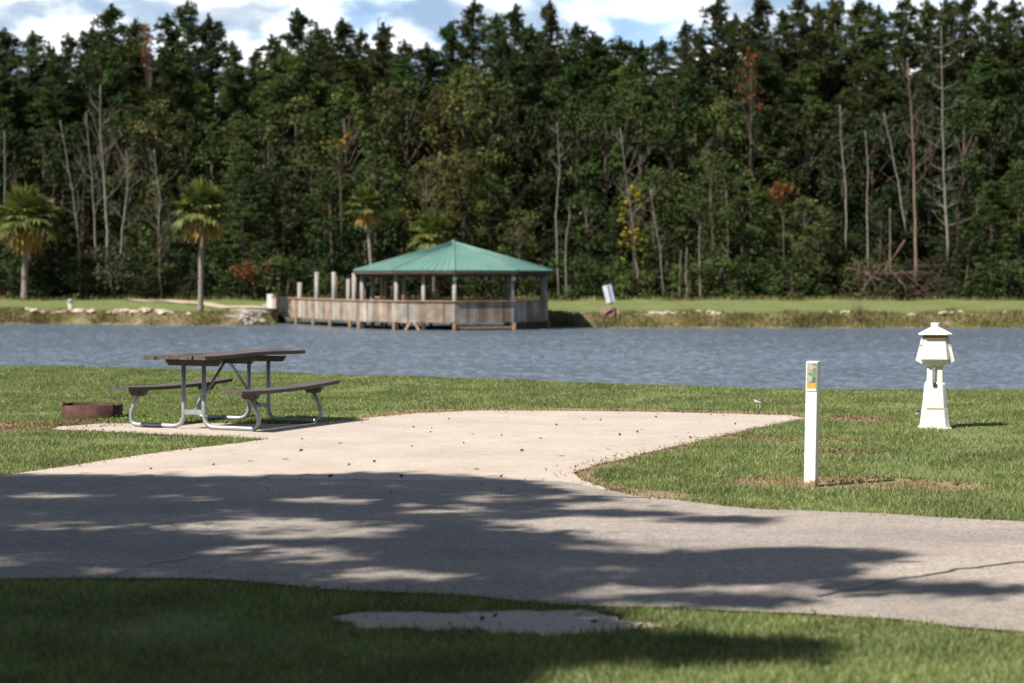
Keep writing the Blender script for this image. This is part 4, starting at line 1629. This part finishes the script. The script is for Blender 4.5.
RT = .023
for u in (-SEP / 2, SEP / 2):
    for s in (-1, 1):
        mb = MB()
        path = [T(u, s * .125, HT - .03), T(u, s * .125, .024), T(u, s * .775, .024), T(u, s * .795, .15), T(u, s * .66, HS - .06)]
        mb.tube(rounded(path, .14), RT, 10)
        mb.build('leg_frame', M['galv'], pt)
    mb = MB()
    mb.bar(T(u, -.105, .175), T(u, .105, .175), .03, .05)
    mb.build('crossbar', M['galv'], pt)
    mb = MB()
    e = -1 if u < 0 else 1
    mb.tube([T(u * .96, 0, .19), T(0.03 * e, 0, HT - .06)], .016, 8)
    mb.build('brace', M['galv'], pt)

# ------------------------------------------------------------------ fire ring
fr = gp(91.5, 420.8)
D_ = fr.y + .34
fx0 = (91.5 - 512) / F * D_
ring = thing('fire_ring', (fx0, D_, 0), 'low rusty steel fire ring in the grass left of the picnic table', 'fire ring')
mb = MB()
n_ = 40
R0, R1, HR = .335, .325, .165
ring_pts = []
for (rr_, z) in ((R0, -.02), (R0, HR), (R1, HR), (R1, -.02)):
    for k in range(n_):
        a = 2 * math.pi * k / n_
        mb.v.append((rr_ * math.cos(a), rr_ * math.sin(a), z + (.004 * math.sin(a * 3))))
for i in range(3):
    for k in range(n_):
        k2 = (k + 1) % n_
        mb.f.append((i * n_ + k, i * n_ + k2, (i + 1) * n_ + k2, (i + 1) * n_ + k))
        mb.smooth.append(i != 1)
mb.build('ring_wall', M['rust'], ring)
mb = MB()
mb.tube([(R0 * math.cos(R(215)), R0 * math.sin(R(215)), HR - .01), (R0 * math.cos(R(215)), R0 * math.sin(R(215)), HR + .035)], .012, 6)
mb.build('grate_peg', M['rust'], ring)
mb = MB()
mb.tube([(R0 * math.cos(R(325)), R0 * math.sin(R(325)), HR - .01), (R0 * math.cos(R(325)), R0 * math.sin(R(325)), HR + .02)], .012, 6)
mb.build('grate_peg', M['rust'], ring)
# broad-leaved weeds round the ring and table
cl = []
r = random.Random(17)
for k in range(46):
    px = r.choice([r.uniform(96, 150), r.uniform(120, 235), r.uniform(92, 128)])
    q = gp(px, r.uniform(417, 421.5))
    cl.append(((q.x, q.y, .022), r.uniform(.03, .06)))
cen, nr, ss = clump_leaves(cl, 9000, .026, flat=.7, up=1.0)
o = link('broadleaf_weeds', leaf_mesh('broadleaf_weeds', cen, nr, ss, .8), M['foliage'])
o.color = (.10, .19, .04, 1)
tag(o, 'low broad-leaved weeds between the fire ring and the picnic table', 'weeds', kind='stuff')

# ------------------------------------------------------------------ numbered site post
b0 = gp(811, 486.5)
sp_ = thing('site_post', (b0.x, b0.y, 0), 'white wooden site post with a small picture plate near its top', 'post', rz=R(-24))
sp_.rotation_euler = (R(.5), R(1.0), R(-24))
mb = MB()
Wp = .089
mb.box((0, 0, .455), Wp, Wp, .99)
post = mb.build('post_timber', M['post_paint'], sp_, bevel=.004)
plate_y = -Wp / 2
mb = MB()
mb.box((0, plate_y - .003, .835), .076, .004, .215)
plate = mb.build('plate', M['white'], sp_)
m, nt, b = base_mat('faded_picture', .6, .3)
vor = nt.nodes.new('ShaderNodeTexVoronoi')
vor.inputs['Scale'].default_value = 42
t = nt.nodes.new('ShaderNodeTexCoord')
nt.links.new(t.outputs['Object'], vor.inputs['Vector'])
sx = nt.nodes.new('ShaderNodeSeparateColor')
nt.links.new(vor.outputs['Color'], sx.inputs[0])
cc = ramp(nt, sx.outputs[0], [(0, (.08, .13, .07)), (.4, (.16, .24, .14)), (.7, (.28, .34, .27)), (.85, (.40, .42, .38)), (1, (.50, .30, .25))])
nt.links.new(cc, b.inputs['Base Color'])
M['picture'] = m
mb = MB()
mb.box((0, plate_y - .0065, .864), .068, .003, .146)
mb.build('faded_picture', M['picture'], plate)
mb = MB()
mb.box((0, plate_y - .0065, .770), .068, .003, .036)
mb.build('orange_strip', mottled('orange_strip', (.72, .28, .03), (.80, .38, .06), 20, .6, .3), plate)

# ------------------------------------------------------------------ windmill-shaped white utility tower
wb_ = gp(937.5, 428.8)
wt = thing('utility_tower', (wb_.x, wb_.y + .14, 0), 'white miniature lighthouse-shaped utility cover on the lawn by the pond', 'utility cover', rz=R(-11))


def frus(mb, prof, chamfer=.0):
    """square tapered box from (half width x, half depth y, z) rings, corners chamfered"""
    rings = []
    for (hx, hy, z) in prof:
        c = min(hx, hy) * chamfer
        pts = [(-hx + c, -hy), (hx - c, -hy), (hx, -hy + c), (hx, hy - c), (hx - c, hy), (-hx + c, hy), (-hx, hy - c), (-hx, -hy + c)] if chamfer else [(-hx, -hy), (hx, -hy), (hx, hy), (-hx, hy)]
        b_ = len(mb.v)
        mb.v += [(x, y, z) for x, y in pts]
        rings.append((b_, len(pts)))
    for (a, n_), (c, _) in zip(rings[:-1], rings[1:]):
        for k in range(n_):
            k2 = (k + 1) % n_
            mb.f.append((a + k, a + k2, c + k2, c + k))
            mb.smooth.append(False)
    a, n_ = rings[0]
    mb.f.append(tuple(a + k for k in reversed(range(n_))))
    mb.smooth.append(False)
    a, n_ = rings[-1]
    mb.f.append(tuple(a + k for k in range(n_)))
    mb.smooth.append(False)


def wpart(name, prof, mat, ch=0, parent=wt, bevel=.003):
    mb = MB()
    frus(mb, prof, ch)
    return mb.build(name, M[mat], parent, bevel=bevel)


wpart('plinth', [(.168, .168, -.02), (.168, .168, .014)], 'white', 0)
wpart('lower_body', [(.152, .152, .0145), (.130, .130, .205)], 'white', .3)
wpart('middle_body', [(.127, .127, .2055), (.110, .110, .40), (.104, .104, .455), (.088, .088, .478)], 'white', .3)
neck = wpart('neck', [(.084, .084, .4785), (.080, .080, .625)], 'white', .12)
wpart('collar', [(.074, .074, .6255), (.098, .098, .652), (.118, .118, .672)], 'white', .3)
head = wpart('head', [(.116, .116, .6725), (.150, .150, .712), (.122, .122, .935)], 'white', .22)
# hinged outlet covers flaring out at the sides, back and front
for s, nm in ((-1, 'side_cover'), (1, 'side_cover')):
    mb = MB()
    y = .108
    P = [(s * .131, -y, .66), (s * .195, -y, .695), (s * .138, -y, .93), (s * .126, -y, .93)]
    Q = [(p[0], y, p[2]) for p in P]
    b_ = len(mb.v)
    mb.v += P + Q
    ff = [(0, 1, 2, 3), (7, 6, 5, 4), (0, 4, 5, 1), (1, 5, 6, 2), (2, 6, 7, 3), (3, 7, 4, 0)]
    for f in ff:
        mb.f.append(tuple(f) if s > 0 else tuple(reversed(f)))
        mb.smooth.append(False)
    cv = mb.build(nm, M['white'], wt, bevel=.002)
    mb = MB()
    mb.box((s * .142, -.095, .855), .035, .03, .012)
    mb.build('hinge', M['grime'], cv)
wpart('brown_band', [(.128, .128, .9355), (.128, .128, .962)], 'brown_trim', 0)
roof_ = wpart('cap_roof', [(.170, .170, .9625), (.170, .170, .972), (.052, .052, 1.036)], 'white', .3)
wpart('finial', [(.044, .044, 1.0365), (.046, .046, 1.085)], 'white', .4, parent=roof_, bevel=.006)
# meter strip with dial on the neck
mb = MB()
mb.box((-.014, -.092, .545), .03, .018, .17)
gs = mb.build('meter_strip', M['galv'], wt)
mb = MB()
mb.box((-.006, -.106, .452), .034, .03, .036)
mb.build('socket_box', M['black'], wt)
# brass tap at the left
mb = MB()
mb.tube([(-.13, -.03, .15), (-.175, -.04, .15), (-.19, -.045, .135)], .012, 8)
tap = mb.build('tap', M['grime'], wt)
mb = MB()
mb.lathe([(.022, 0), (.026, .006), (.022, .014)], 10, c=(-.168, -.04, .168))
mb.build('tap_handle', M['black'], tap)
mb = MB()
mb = MB()
mb.box((.0, -.1315, .206), .17, .006, .005)
mb.build('panel_seam', M['brown_trim'], wt)
wt.scale = (1.02, 1.02, 1.015)

# ------------------------------------------------------------------ plover on the lawn
bp = gp(758, 409)
bd = thing('shorebird', (bp.x, bp.y, .0), 'small brown and white plover walking on the lawn before the pond', 'bird')
m, nt, b = base_mat('plover_feathers', .8, .15)
t = nt.nodes.new('ShaderNodeTexCoord')
sep = nt.nodes.new('ShaderNodeSeparateXYZ')
nt.links.new(t.outputs['Object'], sep.inputs[0])
mth = nt.nodes.new('ShaderNodeMath')
mth.operation = 'MULTIPLY_ADD'
nt.links.new(sep.outputs['X'], mth.inputs[0])
mth.inputs[1].default_value = .35
nt.links.new(sep.outputs['Z'], mth.inputs[2])
c = ramp(nt, mth.outputs[0], [(.098, (.78, .76, .73)), (.104, (.17, .11, .08))])
nt.links.new(c, b.inputs['Base Color'])
M['plover'] = m
import bmesh
me = bpy.data.meshes.new('body')
bm = bmesh.new()
chain = [((.11, 0, .072), .006), ((.075, 0, .082), .014), ((.04, 0, .092), .026), ((0, 0, .098), .032), ((-.03, 0, .108), .027), ((-.048, 0, .132), .017), ((-.058, 0, .155), .019), ((-.075, 0, .155), .010), ((-.095, 0, .152), .003)]
vs = [bm.verts.new(p) for p, _ in chain]
rad = [q for _, q in chain]
for a, c_ in zip(vs[:-1], vs[1:]):
    bm.edges.new((a, c_))
for s in (-1, 1):
    leg = [((.002 - .012 * s, .010 * s, .075), .007), ((.004 - .02 * s, .012 * s, .048), .0035), ((-.002 - .022 * s, .012 * s, .006), .003), ((-.02 - .022 * s, .012 * s, .003), .0025)]
    pv = vs[3]
    for p, q in leg:
        nv = bm.verts.new(p)
        bm.edges.new((pv, nv))
        rad.append(q)
        pv = nv
bm.to_mesh(me)
bm.free()
bo = link('body', me, M['plover'], bd)
sk = bo.modifiers.new('skin', 'SKIN')
for i, sv in enumerate(me.skin_vertices[0].data if me.skin_vertices else []):
    sv.radius = (rad[i], rad[i])
if not me.skin_vertices:
    bpy.context.view_layer.objects.active = bo
    bo.modifiers.remove(sk)
    bpy.context.view_layer.update()
    sk = bo.modifiers.new('skin', 'SKIN')
    bpy.ops.object.select_all(action='DESELECT')
    bo.select_set(True)
    if me.skin_vertices:
        for i, sv in enumerate(me.skin_vertices[0].data):
            sv.radius = (rad[i], rad[i])
if me.skin_vertices:
    me.skin_vertices[0].data[3].use_root = True
ssf = bo.modifiers.new('sub', 'SUBSURF')
ssf.levels = ssf.render_levels = 2
bd.scale = (.95, .95, .95)

# ------------------------------------------------------------------ litter on the pad: pine cones and dry leaves
cone = MB()
for k in range(5):
    cone.lathe([(.004, -.012 + k * .006), (.016 - .002 * abs(k - 1), -.010 + k * .008), (.006, -.002 + k * .008)], 7, rot=k * .4, smooth=False)
cone_me = cone.mesh('pine_cone')
cone_me.materials.append(M['leaf_brown'])
lm = MB()
lm.poly([(-.05, 0, .004), (-.015, -.022, .010), (.03, -.018, .004), (.055, 0, .014), (.03, .02, .004), (-.015, .022, .012)])
leaf_me = lm.mesh('dry_leaf')
leaf_me.materials.append(M['leaf_brown'])
r = random.Random(44)
spots = [(340, 444), (303, 440), (192, 451), (285, 460), (348, 466), (430, 433), (471, 435), (500, 436), (462, 444), (478, 470), (432, 429), (413, 428), (540, 439), (620, 436), (636, 433), (643, 430), (600, 421), (585, 420), (700, 423),
         (737, 425), (690, 439), (560, 457), (375, 463), (520, 452), (610, 450), (655, 418), (450, 420), (505, 418), (555, 426), (300, 452), (250, 462), (150, 470), (215, 466), (410, 447), (575, 475), (330, 478), (265, 479), (402, 478), (520, 478), (665, 424), (720, 419), (668, 434), (480, 455), (590, 464)]
for i, (px, py) in enumerate(spots[:38]):
    q = gp(px + r.uniform(-2, 2), py)
    cn = i % 3 != 0
    o_ = link('pine_cone' if cn else 'dry_leaf', cone_me if cn else leaf_me)
    s_ = r.uniform(.45, .85) if cn else r.uniform(.5, .9)
    o_.location = (q.x, q.y, .006 + (.014 * s_ if cn else .0))
    o_.scale = (s_, s_, s_)
    o_.rotation_euler = (r.uniform(-.4, .4) if cn else 0, (1.3 if cn else 0), r.uniform(0, 6.28))
    if cn:
        tag(o_, 'small brown pine cone lying on the pale sandy driveway', 'pine cone', 'pine cones on the driveway')
    else:
        tag(o_, 'curled dry brown leaf lying on the pale sandy driveway', 'leaf', 'dry leaves on the driveway')

# ------------------------------------------------------------------ shade trees beside the camera (cast the dappled shade on road and grass)
# openings in the shade: (px, py, half width, half height, strength) measured on the ground in the photograph
OPEN = [(300, 531, 130, 12, .95), (290, 556, 105, 11, .9), (390, 577, 115, 9, .85), (20, 560, 60, 9, .85), (50, 497, 70, 5, .85), (190, 499, 60, 5, .85), (330, 501, 60, 5, .9), (440, 511, 80, 7, .85), (230, 515, 60, 5, .7),
        (530, 527, 90, 8, .85), (500, 498, 70, 6, .85), (610, 526, 100, 10, .9), (640, 547, 90, 7, .8), (600, 572, 70, 8, .7), (90, 528, 90, 7, .75), (450, 548, 60, 6, .6), (150, 573, 90, 5, .75), (90, 484, 70, 3, .6), (260, 485, 90, 3, .6), (420, 489, 60, 4, .7), (60, 513, 60, 3, .6)]
DARK = [(680, 566, 170, 15, .95), (800, 552, 100, 6, .9), (640, 596, 60, 4, .5), (970, 586, 55, 5, .9), (880, 583, 50, 5, .7), (560, 512, 110, 5, .8), (700, 517, 70, 3, .7), (760, 598, 70, 5, .7), (560, 496, 60, 2.5, .8),
        (660, 645, 170, 13, .95), (560, 545, 90, 8, .6), (480, 545, 60, 20, .5)]


def shade(px, py):
    # line of the shadow's far edge and its slanting right-hand border
    edge = np.interp(px, [-400, 0, 200, 400, 500, 560, 620, 700], [470, 476, 478, 474, 480, 492, 512, 540])
    right = np.interp(py, [475, 500, 540, 580, 610, 640, 660, 700], [560, 560, 560, 600, 600, 640, 560, 500])
    v = np.where((py > edge) & (px < right), 1.0, 0.0)
    soft = np.clip((right - px) / 90, 0, 1)
    v = v * np.where(py < 600, soft * .5 + .5, .35 + .65 * soft)
    for (a, c, hw, hh, s) in DARK:
        e = ((px - a) / hw) ** 2 + ((py - c - 5) / hh) ** 2
        v = np.maximum(v, np.where(e < 1, s, 0))
    for (a, c, hw, hh, s) in OPEN:
        e = ((px - a) / hw) ** 2 + ((py - c) / hh) ** 2
        v = np.where((e < 1) & (py < 600), v * (1 - s), v)
    # lit blotches in the foreground lawn
    return v


def to_px(x, y, z=0):
    dx, dy, dz = x, y, z - CAM.z
    depth = dy * cp - dz * sp
    up = dy * sp + dz * cp
    return 512 + F * dx / depth, 341.5 - F * up / depth


n = 30000
gx = rng.uniform(-6.5, 4.6, n)
gy = rng.uniform(5.2, 16.2, n)
qx, qy = to_px(gx, gy)
v = shade(qx, qy)
keep = rng.uniform(0, 1, n) < v * .8
gx, gy = gx[keep], gy[keep]
hgt = rng.uniform(6.0, 17.0, len(gx))
sx_, sy_ = SUND.x / SUND.z, SUND.y / SUND.z
cx_, cy_ = gx + sx_ * hgt, gy + sy_ * hgt
# nothing may hang into the picture
ok = (hgt > 1.6 + .16 * np.maximum(cy_, 0) + .6)
cx_, cy_, hgt = cx_[ok], cy_[ok], hgt[ok]
trunks = [((-9.5, 4.5), 'left'), ((-11.5, 9.5), 'far left'), ((-6.2, -1.5), 'near')]
assign = np.argmin(np.stack([(cx_ - t_[0][0]) ** 2 + (cy_ - t_[0][1]) ** 2 for t_ in trunks]), 0)
labs = ['overhanging shade tree left of the camera whose crown dapples the road', 'overhanging shade tree farther left beside the lawn wedge', 'overhanging shade tree nearest the camera over the dark grass']
for ti, ((tx, ty), _) in enumerate(trunks):
    s_ = assign == ti
    if s_.sum() == 0:
        continue
    t_ = thing('shade_tree', (tx, ty, 0), labs[ti], 'tree', 'shade trees beside the road')
    pts = np.stack([cx_[s_] - tx, cy_[s_] - ty, hgt[s_]], -1)
    clumps = [(tuple(p), rng.uniform(.12, .22)) for p in pts]
    cen, nr, ss = clump_leaves(clumps, 620, .15, flat=.6, up=.5)
    o_ = link('crown', leaf_mesh('crown', cen, nr, ss, .5), M['foliage'], t_)
    o_.color = (*GREEN_C, 1)
    mb = MB()
    mb.tube([(0, 0, -.1), (.1, 0, 2), (0, .1, 6), (.1, 0, 9.5)], [.30, .25, .18, .07], 10)
    mb.build('trunk', M['bark'], t_)
    bb = MB()
    sel_ = rng.permutation(len(pts))[:40]
    for k in sel_:
        p = Vector(pts[k])
        b_ = Vector((0, 0, max(3.0, min(9.3, p.z - 1.5 - .15 * Vector((p.x, p.y)).length))))
        bb.tube([b_, b_.lerp(p, .55) + Vector((0, 0, .3)), p], [.04, .022, .008], 5, cap=False)
    bb.build('limbs', M['bark'], t_)

for i, (bx_, by_) in enumerate([(-13, -7), (-7, -9), (-1.5, -8), (4, -9), (9.5, -8), (-18, -2), (-22, 3), (9, 3), (12.5, 9)]):  # unseen trees added around the camera to block sky light from the foreground
    t_ = thing('leafy_tree', (bx_, by_, -.05), ['far left tree added behind the camera to block sky light', 'left tree added behind the camera to block sky light', 'tree added straight behind the camera to block sky light', 'right tree added behind the camera to block sky light', 'far right tree added behind the camera to block sky light', 'tree added level with the camera at far left to block sky light', 'outermost tree added left of the road to block sky light', 'near tree added right of the camera to block sky light', 'farther tree added right of the road to block sky light'][i], 'tree', 'unseen trees added to block sky light', rz=i * 1.3)
    t_.scale = (1.8, 1.8, 1.55)
    link('trunk', BROADS[i % 4][0], None, t_)
    cr = link('crown', BROADS[i % 4][1], None, t_)
    cr.color = (*GREEN_C, 1)

dupl = {}
for o_ in sc.objects:
    if o_.parent is None and o_.get('label') and not o_.get('group'):
        dupl[o_['label']] = dupl.get(o_['label'], 0) + 1
print('DUP LABELS', [k for k, v_ in dupl.items() if v_ > 1])
